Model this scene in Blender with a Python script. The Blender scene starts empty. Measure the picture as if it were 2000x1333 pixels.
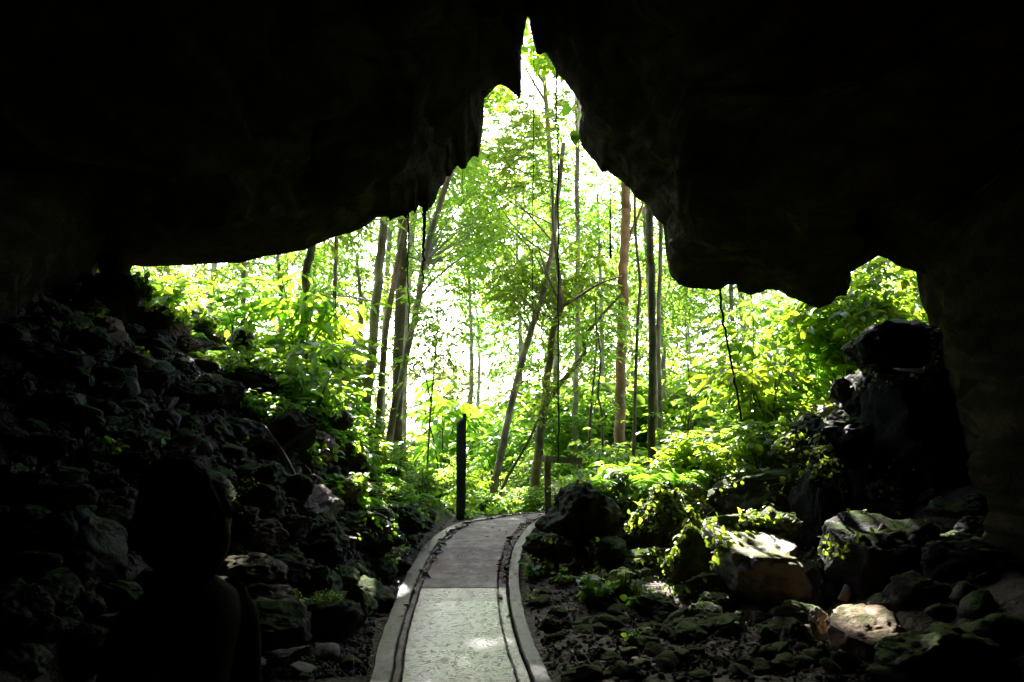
# Cave mouth looking out on a sunlit rain forest, with a concrete walkway.
import bpy, bmesh, math, random
import numpy as np
from mathutils import Vector, Matrix, noise, Quaternion
from mathutils.bvhtree import BVHTree

random.seed(7)
RNG = np.random.default_rng(11)
scene = bpy.context.scene
COL = scene.collection

# ------------------------------------------------------------------ camera
FPX = 1700.0                      # focal length in pixels of the 2000 px wide photograph
PITCH = math.radians(5.66)
EYE = np.array([0.0, 0.0, 1.65])
FWD = np.array([0, math.cos(PITCH), math.sin(PITCH)])
UPV = np.array([0, -math.sin(PITCH), math.cos(PITCH)])


def ray(px, py):
    d = FWD + np.array([1.0, 0, 0]) * ((px - 1000) / FPX) + UPV * ((666.5 - py) / FPX)
    return d


def at(px, py, Y):
    """point seen at a pixel of the photograph, at distance Y along the ground"""
    d = ray(px, py)
    return EYE + d * (Y / d[1])


def pix(p):
    q = np.asarray(p, float) - EYE
    dep = q @ FWD
    return 1000 + FPX * q[0] / dep, 666.5 - FPX * (q @ UPV) / dep


cam_d = bpy.data.cameras.new("camera")
cam = bpy.data.objects.new("camera", cam_d)
COL.objects.link(cam)
cam.location = EYE
cam.rotation_euler = (math.pi / 2 + PITCH, 0, 0)
cam_d.sensor_width = 36
cam_d.lens = FPX / 2000 * 36
cam_d.clip_start = 0.05
cam_d.clip_end = 2000
cam_d.dof.use_dof = True
cam_d.dof.focus_distance = 10.5
cam_d.dof.aperture_fstop = 6.0
scene.camera = cam

# ------------------------------------------------------------------ light
SUN_EL = math.radians(36)
SUN_AZ = math.radians(-9)          # a little to the left of straight ahead
SUN = np.array([math.sin(SUN_AZ) * math.cos(SUN_EL), math.cos(SUN_AZ) * math.cos(SUN_EL), math.sin(SUN_EL)])
w = bpy.data.worlds.new("World")
scene.world = w
w.use_nodes = True
nt = w.node_tree
nt.nodes.clear()
sky = nt.nodes.new("ShaderNodeTexSky")
sky.sky_type = 'NISHITA'
sky.sun_disc = False
sky.sun_elevation = SUN_EL
sky.sun_rotation = SUN_AZ
sky.dust_density = 1.2
sky.air_density = 1.0
bg = nt.nodes.new("ShaderNodeBackground")
bg.inputs['Strength'].default_value = 0.12
wo = nt.nodes.new("ShaderNodeOutputWorld")
nt.links.new(sky.outputs[0], bg.inputs[0])
nt.links.new(bg.outputs[0], wo.inputs[0])

sl = bpy.data.lights.new("sun", 'SUN')
sl.energy = 5.0
sl.angle = math.radians(0.5)
sl.color = (1.0, 0.95, 0.86)
so = bpy.data.objects.new("sun", sl)
COL.objects.link(so)
so.location = (0, 20, 30)
so.rotation_mode = 'QUATERNION'
so.rotation_quaternion = Vector(SUN).to_track_quat('Z', 'Y')

vs = scene.view_settings
vs.view_transform = 'Standard'
vs.look = 'None'
vs.gamma = 1
vs.exposure = 3.0
cy = scene.cycles
cy.max_bounces = 8
cy.diffuse_bounces = 5
cy.glossy_bounces = 3
cy.transmission_bounces = 6
cy.transparent_max_bounces = 8
cy.sample_clamp_indirect = 8
cy.use_denoising = True
cy.caustics_reflective = False
cy.caustics_refractive = False

# ------------------------------------------------------------------ object helpers


def setp(o, label=None, cat=None, group=None, kind=None):
    if label:
        o['label'] = label
    if cat:
        o['category'] = cat
    if group:
        o['group'] = group
    if kind:
        o['kind'] = kind
    return o


def link(name, data, parent=None):
    o = bpy.data.objects.new(name, data)
    COL.objects.link(o)
    if parent is not None:
        o.parent = parent
    return o


def empty(name, loc=(0, 0, 0), rz=0.0, label=None, cat=None, group=None):
    o = link(name, None)
    o.empty_display_size = 0.1
    o.location = loc
    o.rotation_euler = (0, 0, rz)
    return setp(o, label, cat, group)


def dup(root, loc, rz=0.0, scale=None, label=None, group=None, rot=None):
    r = root.copy()
    COL.objects.link(r)
    r.location = loc
    r.rotation_euler = rot if rot is not None else (0, 0, rz)
    if scale is not None:
        r.scale = scale if hasattr(scale, '__len__') else (scale,) * 3
    if label:
        r['label'] = label
    if group:
        r['group'] = group
    for ch in list(root.children):
        c = ch.copy()
        COL.objects.link(c)
        c.parent = r
        for g in list(ch.children):
            d = g.copy()
            COL.objects.link(d)
            d.parent = c
    return r


class MB:
    """collects vertices and faces (numpy blocks) into ONE mesh"""

    def __init__(self):
        self.v = []
        self.t = []
        self.q = []
        self.n = 0

    def add(self, V, tris=None, quads=None):
        V = np.asarray(V, np.float64).reshape(-1, 3)
        if tris is not None and len(tris):
            self.t.append(np.asarray(tris, np.int64).reshape(-1, 3) + self.n)
        if quads is not None and len(quads):
            self.q.append(np.asarray(quads, np.int64).reshape(-1, 4) + self.n)
        self.v.append(V)
        self.n += len(V)

    def arrays(self):
        V = np.concatenate(self.v) if self.v else np.zeros((0, 3))
        T = np.concatenate(self.t) if self.t else np.zeros((0, 3), np.int64)
        Q = np.concatenate(self.q) if self.q else np.zeros((0, 4), np.int64)
        return V, T, Q

    def mesh(self, name, mat, smooth=True):
        V, T, Q = self.arrays()
        me = bpy.data.meshes.new(name)
        me.vertices.add(len(V))
        me.vertices.foreach_set('co', V.astype(np.float32).ravel())
        nl = len(T) * 3 + len(Q) * 4
        me.loops.add(nl)
        me.loops.foreach_set('vertex_index', np.concatenate([T.ravel(), Q.ravel()]).astype(np.int32))
        me.polygons.add(len(T) + len(Q))
        starts = np.concatenate([np.arange(len(T)) * 3, len(T) * 3 + np.arange(len(Q)) * 4]).astype(np.int32)
        me.polygons.foreach_set('loop_start', starts)
        me.polygons.foreach_set('use_smooth', np.full(len(T) + len(Q), smooth, bool))
        me.update(calc_edges=True)
        me.validate()
        me.materials.append(mat)
        return me

    def build(self, name, mat, parent=None, smooth=True):
        return link(name, self.mesh(name, mat, smooth), parent)


def unit(a):
    a = np.asarray(a, float)
    n = np.linalg.norm(a, axis=-1, keepdims=True)
    return a / np.maximum(n, 1e-9)


def smooth_curve(pts, n):
    """Catmull-Rom through the points (any number of columns), n samples"""
    P = np.asarray(pts, float)
    if len(P) == 2:
        t = np.linspace(0, 1, n)[:, None]
        return P[0] * (1 - t) + P[1] * t
    Q = np.vstack([2 * P[0] - P[1], P, 2 * P[-1] - P[-2]])
    out = []
    for s in np.linspace(0, len(P) - 1 - 1e-9, n):
        i = int(s)
        f = s - i
        a, b, c, d = Q[i], Q[i + 1], Q[i + 2], Q[i + 3]
        out.append(0.5 * ((2 * b) + (c - a) * f + (2 * a - 5 * b + 4 * c - d) * f * f + (3 * b - a - 3 * c + d) * f ** 3))
    return np.array(out)


def tube(mb, pts, rad, sides=8, cap=True, rough=0.0):
    P = np.asarray(pts, float)
    R = np.broadcast_to(np.asarray(rad, float), (len(P),))
    T = unit(np.gradient(P, axis=0))
    ref = np.array([0.0, 0, 1]) if abs(T[0][2]) < 0.9 else np.array([1.0, 0, 0])
    N = unit(np.cross(T[0], ref))
    ang = np.linspace(0, 2 * np.pi, sides, endpoint=False)
    V = []
    for i in range(len(P)):
        N = unit(N - T[i] * (N @ T[i]))
        B = np.cross(T[i], N)
        r = R[i] * (1 + rough * RNG.uniform(-1, 1, sides))
        V.append(P[i] + (np.cos(ang) * r)[:, None] * N + (np.sin(ang) * r)[:, None] * B)
    V = np.concatenate(V)
    q = []
    for i in range(len(P) - 1):
        for k in range(sides):
            a = i * sides + k
            b = i * sides + (k + 1) % sides
            q.append((a, b, b + sides, a + sides))
    tr = []
    if cap:
        V = np.vstack([V, P[0], P[-1]])
        c0, c1 = len(V) - 2, len(V) - 1
        last = (len(P) - 1) * sides
        for k in range(sides):
            tr.append((c0, (k + 1) % sides, k))
            tr.append((c1, last + k, last + (k + 1) % sides))
    mb.add(V, tr, q)


def fbm(p, sc=1.0, oct=4):
    return noise.fractal(Vector(p) * sc, 0.9, 2.0, oct)


# ------------------------------------------------------------------ leaves
FINE = (np.array([(0, 0, 0), (.42, -.5, .10), (1, 0, -.06), (.42, .5, .10)]),
        [(0, 1, 2), (0, 2, 3)], [])
BROAD = (np.array([(0, 0, 0), (.28, -.46, .10), (.68, -.40, .06), (1.0, 0, -.14), (.68, .40, .06), (.28, .46, .10),
                   (.28, 0, .0), (.68, 0, -.03)]),
         [(0, 1, 6), (0, 6, 5), (7, 2, 3), (7, 3, 4)], [(6, 1, 2, 7), (6, 7, 4, 5)])


def add_leaves(mb, P, D, N, L, W, shape=FINE):
    P = np.asarray(P, float).reshape(-1, 3)
    D = unit(D)
    N = N - D * (N * D).sum(1, keepdims=True)
    N = unit(N)
    B = np.cross(N, D)
    L = np.broadcast_to(np.asarray(L, float), (len(P),))[:, None, None]
    W = np.broadcast_to(np.asarray(W, float), (len(P),))[:, None, None]
    tp, tr, qd = shape
    V = P[:, None] + L * tp[None, :, 0, None] * D[:, None] + W * tp[None, :, 1, None] * B[:, None] + L * tp[None, :, 2, None] * N[:, None]
    k = len(tp)
    off = (np.arange(len(P)) * k)[:, None, None]
    t = (np.array(tr)[None] + off).reshape(-1, 3) if len(tr) else None
    q = (np.array(qd)[None] + off).reshape(-1, 4) if len(qd) else None
    mb.add(V.reshape(-1, 3), t, q)


# openings in the high canopy: the sun comes down through these on to the spots given here
GAPS = []


def lit_filter(P):
    keep = np.ones(len(P), bool)
    for g, r in GAPS:
        d = P - np.asarray(g)
        t = d @ SUN
        dist = np.linalg.norm(d - t[:, None] * SUN, axis=1)
        keep &= ~((t > 1.0) & (dist < r))
    return keep


def sprays(mb, C, A, n, twig, L, ratio=.45, droop=.25, shape=FINE, jit=.25, gaps=True, up=None):
    """leafy twigs: K twig bases C with axes A, n leaves alternating along each"""
    C = np.asarray(C, float).reshape(-1, 3)
    A = unit(np.asarray(A, float).reshape(-1, 3))
    K = len(C)
    t = (np.arange(n) + .6) / n
    tw = twig * RNG.uniform(.7, 1.3, (K, 1, 1))
    sag = np.zeros((K, n, 3))
    sag[..., 2] = -droop * (t[None] ** 2) * tw[..., 0] * .6
    P = C[:, None] + A[:, None] * t[None, :, None] * tw + sag
    S = unit(np.cross(A, np.array([0, 0, 1.0])) + 1e-4)
    sg = np.where(np.arange(n) % 2 == 0, 1.0, -1.0)[None, :, None]
    D = A[:, None] * .55 + S[:, None] * sg * .8 + RNG.normal(0, jit, (K, n, 3))
    D[..., 2] -= droop
    D[:, -1] = A * 1.0 + RNG.normal(0, .15, (K, 3)) - np.array([0, 0, droop])
    N = np.array([0, 0, 1.0]) + RNG.normal(0, .45, (K, n, 3))
    if up is not None:
        N = N + up
    Ls = L * RNG.uniform(.65, 1.25, (K, n))
    P, D, N, Ls = P.reshape(-1, 3), D.reshape(-1, 3), N.reshape(-1, 3), Ls.reshape(-1)
    if gaps and GAPS:
        k = lit_filter(P)
        P, D, N, Ls = P[k], D[k], N[k], Ls[k]
    add_leaves(mb, P, D, N, Ls, Ls * ratio * RNG.uniform(.85, 1.2, len(Ls)), shape)
    return


def ellipsoid_points(c, r, n, shell=.55):
    d = unit(RNG.normal(0, 1, (n, 3)))
    rad = RNG.uniform(shell ** 3, 1, n) ** (1 / 3)
    P = np.asarray(c) + d * rad[:, None] * np.asarray(r)
    return P, d

# ------------------------------------------------------------------ materials


class NT:
    def __init__(self, name):
        self.m = bpy.data.materials.new(name)
        self.m.use_nodes = True
        self.t = self.m.node_tree
        self.t.nodes.clear()
        self.out = self.t.nodes.new('ShaderNodeOutputMaterial')

    def n(self, kind, **kw):
        nd = self.t.nodes.new('ShaderNode' + kind)
        for k, v in kw.items():
            if k.startswith('_'):
                setattr(nd, k[1:], v)
            else:
                nd.inputs[k.replace('__', ' ')].default_value = v
        return nd

    def l(self, a, b):
        self.t.links.new(a, b)

    def coords(self, scale=(1, 1, 1), obj=False):
        tc = self.n('TexCoord')
        mp = self.n('Mapping')
        mp.inputs['Scale'].default_value = scale
        if obj:
            self.l(tc.outputs['Object'], mp.inputs[0])
        else:
            g = self.n('NewGeometry')
            self.l(g.outputs['Position'], mp.inputs[0])
        return mp.outputs[0]

    def noise(self, co, scale, detail=6, rough=.6, dist=0.0):
        nd = self.n('TexNoise', Scale=scale, Detail=detail, Roughness=rough, Distortion=dist)
        self.l(co, nd.inputs['Vector'])
        return nd.outputs['Fac']

    def ramp(self, fac, stops):
        r = self.n('ValToRGB')
        e = r.color_ramp.elements
        while len(e) < len(stops):
            e.new(.5)
        for i, (p, c) in enumerate(stops):
            e[i].position = p
            e[i].color = (*c, 1) if hasattr(c, '__len__') else (c, c, c, 1)
        self.l(fac, r.inputs[0])
        return r.outputs[0]

    def mix(self, fac, a, b):
        m = self.n('Mix', _data_type='RGBA')
        for sock, v in ((m.inputs[0], fac), (m.inputs[6], a), (m.inputs[7], b)):
            if hasattr(v, 'is_output'):
                self.l(v, sock)
            elif hasattr(v, '__len__'):
                sock.default_value = (*v, 1)
            else:
                sock.default_value = v
        return m.outputs[2]

    def math(self, op, a, b=0.0):
        m = self.n('Math', _operation=op)
        for sock, v in ((m.inputs[0], a), (m.inputs[1], b)):
            if hasattr(v, 'is_output'):
                self.l(v, sock)
            else:
                sock.default_value = v
        return m.outputs[0]

    def bump(self, h, strength=.5, dist=.02, normal=None):
        b = self.n('Bump', Strength=strength, Distance=dist)
        self.l(h, b.inputs['Height'])
        if normal is not None:
            self.l(normal, b.inputs['Normal'])
        return b.outputs[0]

    def principled(self, col, rough=.7, normal=None, spec=.4):
        p = self.n('BsdfPrincipled')
        p.inputs['Specular IOR Level'].default_value = spec
        for nm, v in (('Base Color', col), ('Roughness', rough)):
            if hasattr(v, 'is_output'):
                self.l(v, p.inputs[nm])
            else:
                p.inputs[nm].default_value = (*v, 1) if hasattr(v, '__len__') else v
        if normal is not None:
            self.l(normal, p.inputs['Normal'])
        self.l(p.outputs[0], self.out.inputs[0])
        return p


def rock_mat(name, dark, light, moss=0.0, mosscol=(.045, .075, .012), rough=(.45, .85), strata=False, wet=.45):
    k = NT(name)
    co = k.coords()
    n1 = k.noise(co, 3.1, 8, .65, .3)
    n2 = k.noise(co, 17.0, 8, .7)
    n3 = k.noise(co, 70.0, 4, .7)
    col = k.ramp(n1, [(.30, dark), (.52, tuple((a + b) / 2 for a, b in zip(dark, light))), (.72, light)])
    col = k.mix(k.ramp(n2, [(.35, 0.0), (.65, 1.0)]), k.mix(.6, col, dark), col)
    # pale mineral flecks
    col = k.mix(k.ramp(n3, [(.62, 0.0), (.74, .55)]), col, tuple(min(1, c * 1.7 + .03) for c in light))
    h = k.math('ADD', k.math('MULTIPLY', n1, 1.2), k.math('ADD', k.math('MULTIPLY', n2, .55), k.math('MULTIPLY', n3, .14)))
    if strata:
        wv = k.n('TexWave', Scale=1.1, Distortion=9.0, Detail=5.0, _bands_direction='Z')
        wv.inputs['Detail Scale'].default_value = 1.3
        k.l(co, wv.inputs['Vector'])
        h = k.math('ADD', h, k.math('MULTIPLY', wv.outputs['Fac'], .5))
        col = k.mix(k.ramp(wv.outputs['Fac'], [(.2, 0.0), (.8, .6)]), col, dark)
    rgh = k.ramp(n2, [(.3, rough[0]), (.7, rough[1])])
    if moss > 0:
        g = k.n('NewGeometry')
        sp = k.n('SeparateXYZ')
        k.l(g.outputs['Normal'], sp.inputs[0])
        mask = k.math('ADD', k.math('MULTIPLY', sp.outputs[2], .45), k.math('MULTIPLY', k.noise(co, 5.5, 6, .7), 1.0))
        e = .95 - .45 * moss
        mf = k.ramp(mask, [(max(0, e - .07), 0.0), (min(1, e + .1), 1.0)])
        mn = k.noise(co, 45, 5, .75)
        mc = k.ramp(mn, [(.3, tuple(c * .55 for c in mosscol)), (.7, tuple(c * 1.5 for c in mosscol))])
        col = k.mix(mf, col, mc)
        rgh = k.mix(mf, rgh, (.95, .95, .95))
        h = k.math('ADD', h, k.math('MULTIPLY', k.math('MULTIPLY', mf, mn), .35))
    nm = k.bump(h, .75, .05)
    k.principled(col, rgh, nm, wet)
    return k.m


def leaf_mat(name, cols, trans=(1.0, 1.0, .46), tmix=.7, rough=.42, gloss=.12, mult=5.0):
    """leaf that lets the light through; each leaf takes its own shade"""
    k = NT(name)
    g = k.n('NewGeometry')
    rnd = g.outputs['Random Per Island']
    oi = k.n('ObjectInfo')
    c = k.ramp(rnd, [(i / (len(cols) - 1) if len(cols) > 1 else 0, x) for i, x in enumerate(cols)])
    hs = k.n('HueSaturation')
    hs.inputs['Saturation'].default_value = 1.0
    k.l(k.math('ADD', k.math('MULTIPLY', oi.outputs['Random'], .035), .482), hs.inputs['Hue'])
    k.l(k.math('ADD', k.math('MULTIPLY', oi.outputs['Random'], .35), .85), hs.inputs['Value'])
    k.l(c, hs.inputs['Color'])
    df = k.n('BsdfDiffuse')
    k.l(hs.outputs[0], df.inputs[0])
    tr = k.n('BsdfTranslucent')
    tc = k.n('Mix', _data_type='RGBA', _blend_type='MULTIPLY')
    tc.inputs[0].default_value = 1
    k.l(hs.outputs[0], tc.inputs[6])
    tc.inputs[7].default_value = (*[t * mult for t in trans], 1)
    k.l(tc.outputs[2], tr.inputs[0])
    m1 = k.n('MixShader')
    m1.inputs[0].default_value = tmix
    k.l(df.outputs[0], m1.inputs[1])
    k.l(tr.outputs[0], m1.inputs[2])
    gl = k.n('BsdfGlossy', Roughness=rough)
    gl.inputs[0].default_value = (.9, .95, .9, 1)
    fr = k.n('Fresnel', IOR=1.4)
    fm = k.math('MULTIPLY', fr.outputs[0], gloss * 3)
    fm = k.math('MINIMUM', fm, .10)
    m2 = k.n('MixShader')
    k.l(fm, m2.inputs[0])
    k.l(m1.outputs[0], m2.inputs[1])
    k.l(gl.outputs[0], m2.inputs[2])
    k.l(m2.outputs[0], k.out.inputs[0])
    return k.m


def bark_mat(name, a, b, moss=0.0):
    k = NT(name)
    co = k.coords((1, 1, .25))
    n1 = k.noise(co, 9, 8, .7, .4)
    n2 = k.noise(k.coords(), 2.2, 5, .6)
    n3 = k.noise(co, 40, 5, .7)
    col = k.ramp(n1, [(.3, a), (.7, b)])
    col = k.mix(k.ramp(n2, [(.45, 0.0), (.62, .8)]), col, tuple(min(1, x * 1.5) for x in b))
    if moss:
        col = k.mix(k.ramp(k.noise(k.coords(), 4.0, 6, .7), [(.5 - .2 * moss, 0.0), (.62 - .1 * moss, moss)]), col, (.04, .065, .012))
    h = k.math('ADD', n1, k.math('MULTIPLY', n3, .4))
    k.principled(col, .85, k.bump(h, .8, .02), .2)
    return k.m


def plain_mat(name, c, rough=.8, spec=.3, sc=20, amt=.25):
    k = NT(name)
    n = k.noise(k.coords(), sc, 6, .65)
    col = k.ramp(n, [(.3, tuple(x * (1 - amt) for x in c)), (.7, tuple(min(1, x * (1 + amt)) for x in c))])
    k.principled(col, rough, k.bump(n, .3, .01), spec)
    return k.m


M = {}
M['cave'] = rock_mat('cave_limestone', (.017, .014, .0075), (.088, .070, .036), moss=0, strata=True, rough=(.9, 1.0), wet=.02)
M['rock_dark'] = rock_mat('dark_damp_rock', (.018, .015, .010), (.088, .070, .047), moss=.42, mosscol=(.055, .085, .016), wet=.2)
M['rock_shade'] = rock_mat('shade_dark_rock', (.005, .0045, .0035), (.022, .018, .012), moss=.12, wet=.1)  # darker copy of the dark rock, with the cave's gloom painted in
M['rock_grey'] = rock_mat('grey_rock', (.045, .037, .027), (.20, .165, .12), moss=.42, wet=.25)
M['rock_pale'] = rock_mat('pale_limestone', (.17, .15, .125), (.36, .33, .28), moss=.0, wet=.35)
M['rock_patchy'] = rock_mat('mossy_edged_limestone', (.17, .155, .13), (.36, .335, .29), moss=.10, mosscol=(.14, .15, .03), rough=(.3, .5), wet=.5)
M['rock_moss'] = rock_mat('mossy_rock', (.035, .031, .022), (.13, .11, .08), moss=.85, mosscol=(.06, .095, .018), wet=.35)
M['rock_brown'] = rock_mat('brown_rock', (.11, .055, .028), (.36, .21, .12), moss=.10, mosscol=(.08, .08, .02), wet=.35)
M['leaf_tree'] = leaf_mat('tree_leaf', [(.045, .085, .012), (.080, .125, .015), (.12, .155, .02), (.06, .105, .014)])
M['leaf_pale'] = leaf_mat('pale_leaf', [(.065, .12, .018), (.095, .15, .022), (.12, .165, .03)], tmix=.65, mult=3.4, trans=(.92, 1.0, .48))
M['leaf_broad'] = leaf_mat('broad_leaf', [(.044, .09, .010), (.070, .125, .012), (.11, .155, .016), (.072, .12, .014)], tmix=.55, gloss=.16)
M['leaf_dark'] = leaf_mat('dark_leaf', [(.02, .055, .010), (.03, .07, .010), (.04, .08, .012)], tmix=.35, gloss=.16, mult=1.3)
M['leaf_fern'] = leaf_mat('fern_leaf', [(.055, .12, .012), (.085, .16, .016)], tmix=.6)
M['creeper'] = leaf_mat('creeper_leaf', [(.05, .09, .012), (.085, .13, .018), (.13, .155, .03), (.06, .10, .02)], tmix=.4, gloss=.14)
M['far_leaf'] = leaf_mat('far_leaf', [(.06, .085, .028), (.075, .11, .036), (.09, .12, .044)], tmix=.6, mult=2.1, trans=(1.05, 1.0, .6))  # distance haze put into a paler, greyer leaf colour
M['bark_grey'] = bark_mat('grey_bark', (.17, .145, .095), (.40, .35, .24), .5)
M['bark_dark'] = bark_mat('dark_bark', (.07, .056, .034), (.19, .155, .10), .6)
M['bark_orange'] = bark_mat('orange_bark', (.22, .12, .06), (.42, .26, .14), .15)
M['bark_brown'] = bark_mat('brown_bark', (.13, .10, .06), (.30, .24, .15), .5)
M['stem'] = plain_mat('green_stem', (.06, .085, .025), .6)
M['root'] = plain_mat('dark_root', (.022, .016, .011), .85)
M['wood_dark'] = bark_mat('dark_weathered_timber', (.018, .017, .014), (.05, .05, .04), .3)
M['wood'] = bark_mat('weathered_timber', (.20, .17, .12), (.38, .33, .25), .3)
M['deadleaf'] = plain_mat('dead_leaf', (.16, .10, .065), .6, .4, 8, .6)


def ground_mat():
    k = NT('cave_earth')
    co = k.coords()
    n1 = k.noise(co, 1.7, 8, .65)
    n2 = k.noise(co, 14, 8, .75)
    vo = k.n('TexVoronoi', Scale=22.0)
    k.l(co, vo.inputs['Vector'])
    vo2 = k.n('TexVoronoi', Scale=55.0)
    k.l(co, vo2.inputs['Vector'])
    col = k.ramp(n1, [(.3, (.028, .015, .008)), (.55, (.066, .037, .021)), (.75, (.108, .068, .043))])
    col = k.mix(k.ramp(n2, [(.4, 0.0), (.68, .6)]), col, (.105, .074, .053))
    g = k.n('NewGeometry')
    sp = k.n('SeparateXYZ')
    k.l(g.outputs['Position'], sp.inputs[0])
    far = k.ramp(k.math('MULTIPLY', sp.outputs[1], .02), [(.26, 0.0), (.34, .8)])
    col = k.mix(k.math('MULTIPLY', far, k.ramp(k.noise(co, 3, 6, .7), [(.35, .3), (.6, 1.0)])), col, (.05, .085, .018))
    mossm = k.ramp(k.noise(co, 2.4, 6, .7), [(.55, 0.0), (.7, .65)])
    col = k.mix(mossm, col, (.035, .055, .012))
    h = k.math('ADD', k.math('MULTIPLY', vo.outputs['Distance'], -.6), k.math('ADD', k.math('MULTIPLY', n2, .9), k.math('MULTIPLY', vo2.outputs['Distance'], -.25)))
    k.principled(col, k.ramp(n2, [(.3, .4), (.7, .85)]), k.bump(h, .9, .05), .18)
    return k.m


def concrete_mat(name, wet=1.0):
    k = NT(name)
    co = k.coords()
    n1 = k.noise(co, 1.1, 6, .6, .3)
    n2 = k.noise(co, 7, 8, .75)
    n3 = k.noise(co, 38, 8, .8)
    st = k.noise(k.coords((1.0, .45, 1)), 19, 10, .85, .0)
    if wet > .5:
        col = k.ramp(n2, [(.30, (.048, .046, .060)), (.5, (.080, .077, .098)), (.70, (.115, .112, .142))])  # bluish base stands in for cool sky reflection
        warm = (.075, .062, .062)
    else:
        col = k.ramp(n2, [(.32, (.06, .045, .036)), (.5, (.115, .088, .072)), (.68, (.20, .165, .145))])
        warm = (.12, .075, .05)
    col = k.mix(k.ramp(n1, [(.45, 0.0), (.62, .75)]), col, warm)
    pit = k.ramp(st, [(.36, 1.0), (.45, 0.0)])
    col = k.mix(k.math('MULTIPLY', pit, .4), col, (.03, .027, .025))
    if name == 'kerb_concrete':
        col = k.mix(k.ramp(n1, [(.4, 0.0), (.6, .8)]), k.mix(.6, col, (.022, .019, .018)), (.026, .032, .014))
    fine = k.ramp(n3, [(.34, .45), (.52, 0.0)])
    col = k.mix(fine, col, k.mix(.65, col, (.015, .013, .011)))
    if wet > .5:
        rg = k.math('ADD', k.ramp(n2, [(.3, .32), (.55, .21), (.75, .34)]), k.math('ADD', k.math('MULTIPLY', pit, .22), k.math('MULTIPLY', fine, .22)))
    else:
        rg = k.math('ADD', k.ramp(n2, [(.3, .75), (.6, .5)]), k.math('MULTIPLY', pit, .2))
    if name == 'kerb_concrete':
        rg = k.math('ADD', rg, .16)
    h = k.math('ADD', k.math('MULTIPLY', n2, .7), k.math('ADD', k.math('MULTIPLY', n3, .5), k.math('MULTIPLY', pit, -.5)))
    tint = k.n('Mix', _data_type='RGBA', _blend_type='MULTIPLY')
    tint.inputs[0].default_value = 1
    k.l(col, tint.inputs[6])
    tint.inputs[7].default_value = (1.16, .93, 1.22, 1)  # mauve cast put into the colour against green bounce light
    col = tint.outputs[2]
    pb = k.principled(col, rg, k.bump(h, .55 if name == 'kerb_concrete' else .34, .014), .68 if wet > .8 else .25)
    pb.inputs['Specular Tint'].default_value = (1.0, .86, 1.0, 1)  # sheen tinted mauve against green reflections
    return k.m


M['ground'] = ground_mat()
M['concrete_wet'] = concrete_mat('wet_concrete', 1)
M['concrete_kerb'] = concrete_mat('kerb_concrete', .7)
M['concrete_damp'] = concrete_mat('damp_concrete', 0)
M['gravel'] = rock_mat('gravel_stone', (.03, .022, .015), (.15, .115, .08), moss=.2, wet=.25)

# ------------------------------------------------------------------ the lie of the land


def sstep(a, b, x):
    t = np.clip((x - a) / (b - a), 0, 1)
    return t * t * (3 - 2 * t)


PZ_Y = [-8, 8.5, 9.6, 10.5, 11.5, 12.5, 13.5, 15, 19, 30, 60, 140]
PZ_Z = [0, 0, .12, .25, .315, .345, .32, .24, .2, -.5, -1.8, -3]


def pathz(y):
    return np.interp(y, PZ_Y, PZ_Z)


def build_path_table():
    rows = [(1333, 720, 1078), (1270, 735, 1050), (1211, 756, 1029), (1160, 776, 1018), (1120, 796, 1014), (1080, 819, 1020),
            (1055, 840, 1030), (1035, 868, 1043), (1020, 902, 1058), (1012, 935, 1067)]
    Ys = np.linspace(4.5, 12.55, 400)
    py = np.array([pix((0, y, pathz(y)))[1] for y in Ys])
    tab = []
    for r, l, rr in rows:
        Y = float(np.interp(-r, -py[::1], Ys)) if py[0] > py[-1] else 0
        xl = at(l, r, Y)[0]
        xr = at(rr, r, Y)[0]
        tab.append((Y, xl, xr))
    tab.sort()
    first = tab[0]
    tab = [(-2.5, -.62, .62), (2.0, -.74, .50), (4.0, -.87, .36)] + tab
    lastY = tab[-1][0]
    tab += [(lastY + 1.0, tab[-1][1] + .42, tab[-1][2] + .55), (lastY + 2.4, tab[-1][1] + 1.35, tab[-1][2] + 1.6), (lastY + 4.0, tab[-1][1] + 2.9, tab[-1][2] + 3.2)]
    return np.array(tab)


PT = build_path_table()
_ps = smooth_curve(PT, 260)
_o = np.argsort(_ps[:, 0])
_ps = _ps[_o]


def path_edges(y):
    return np.interp(y, _ps[:, 0], _ps[:, 1]), np.interp(y, _ps[:, 0], _ps[:, 2])


def land(x, y):
    """height of the ground, before small bumps (numpy arrays)"""
    z0 = pathz(y)
    xf = np.interp(y, [-5, 0, 5, 7, 9, 11, 13, 16, 22], [-1.6, -1.7, -1.95, -1.85, -1.35, -1.2, -.95, -1.0, -2.5])
    d = np.maximum(0, xf - x)
    hl = 5.0 * (1 - np.exp(-1.25 * d / 5.0))
    hl = hl * np.interp(y, [-5, 2, 5.5, 8, 11.5, 13, 17, 26, 60], [.5, .6, .75, .95, 1.0, .95, .62, .35, .3])
    L = np.interp(x, [.5, 1.0, 3.0, 3.7, 4.5, 6, 12], [0, .55, .75, 1.15, 1.75, 2.5, 3.2])
    st = sstep(9.5, 11.0, y)
    side = np.maximum(0, x - 2.9) * .45 * sstep(3, 6, y) * (x > 0)
    hr = np.maximum(L * st, np.minimum(side, 2.5))
    hr = hr * np.interp(y, [0, 12, 14, 18, 30, 60], [1, 1, .9, .6, .4, .35]) * (x > .4)
    far = np.interp(y, [13, 20, 40], [0, 1, 1])
    z = z0 + hl + hr
    # the walkway stands a little above the ground
    xl, xr = path_edges(y)
    near = sstep(.65, .05, np.maximum(np.maximum(xl - x, x - xr), 0)) * (y < 17)
    return z - .10 * np.where(y < 17, 1, 0) * np.maximum(near, .6) - .0 * far


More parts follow.
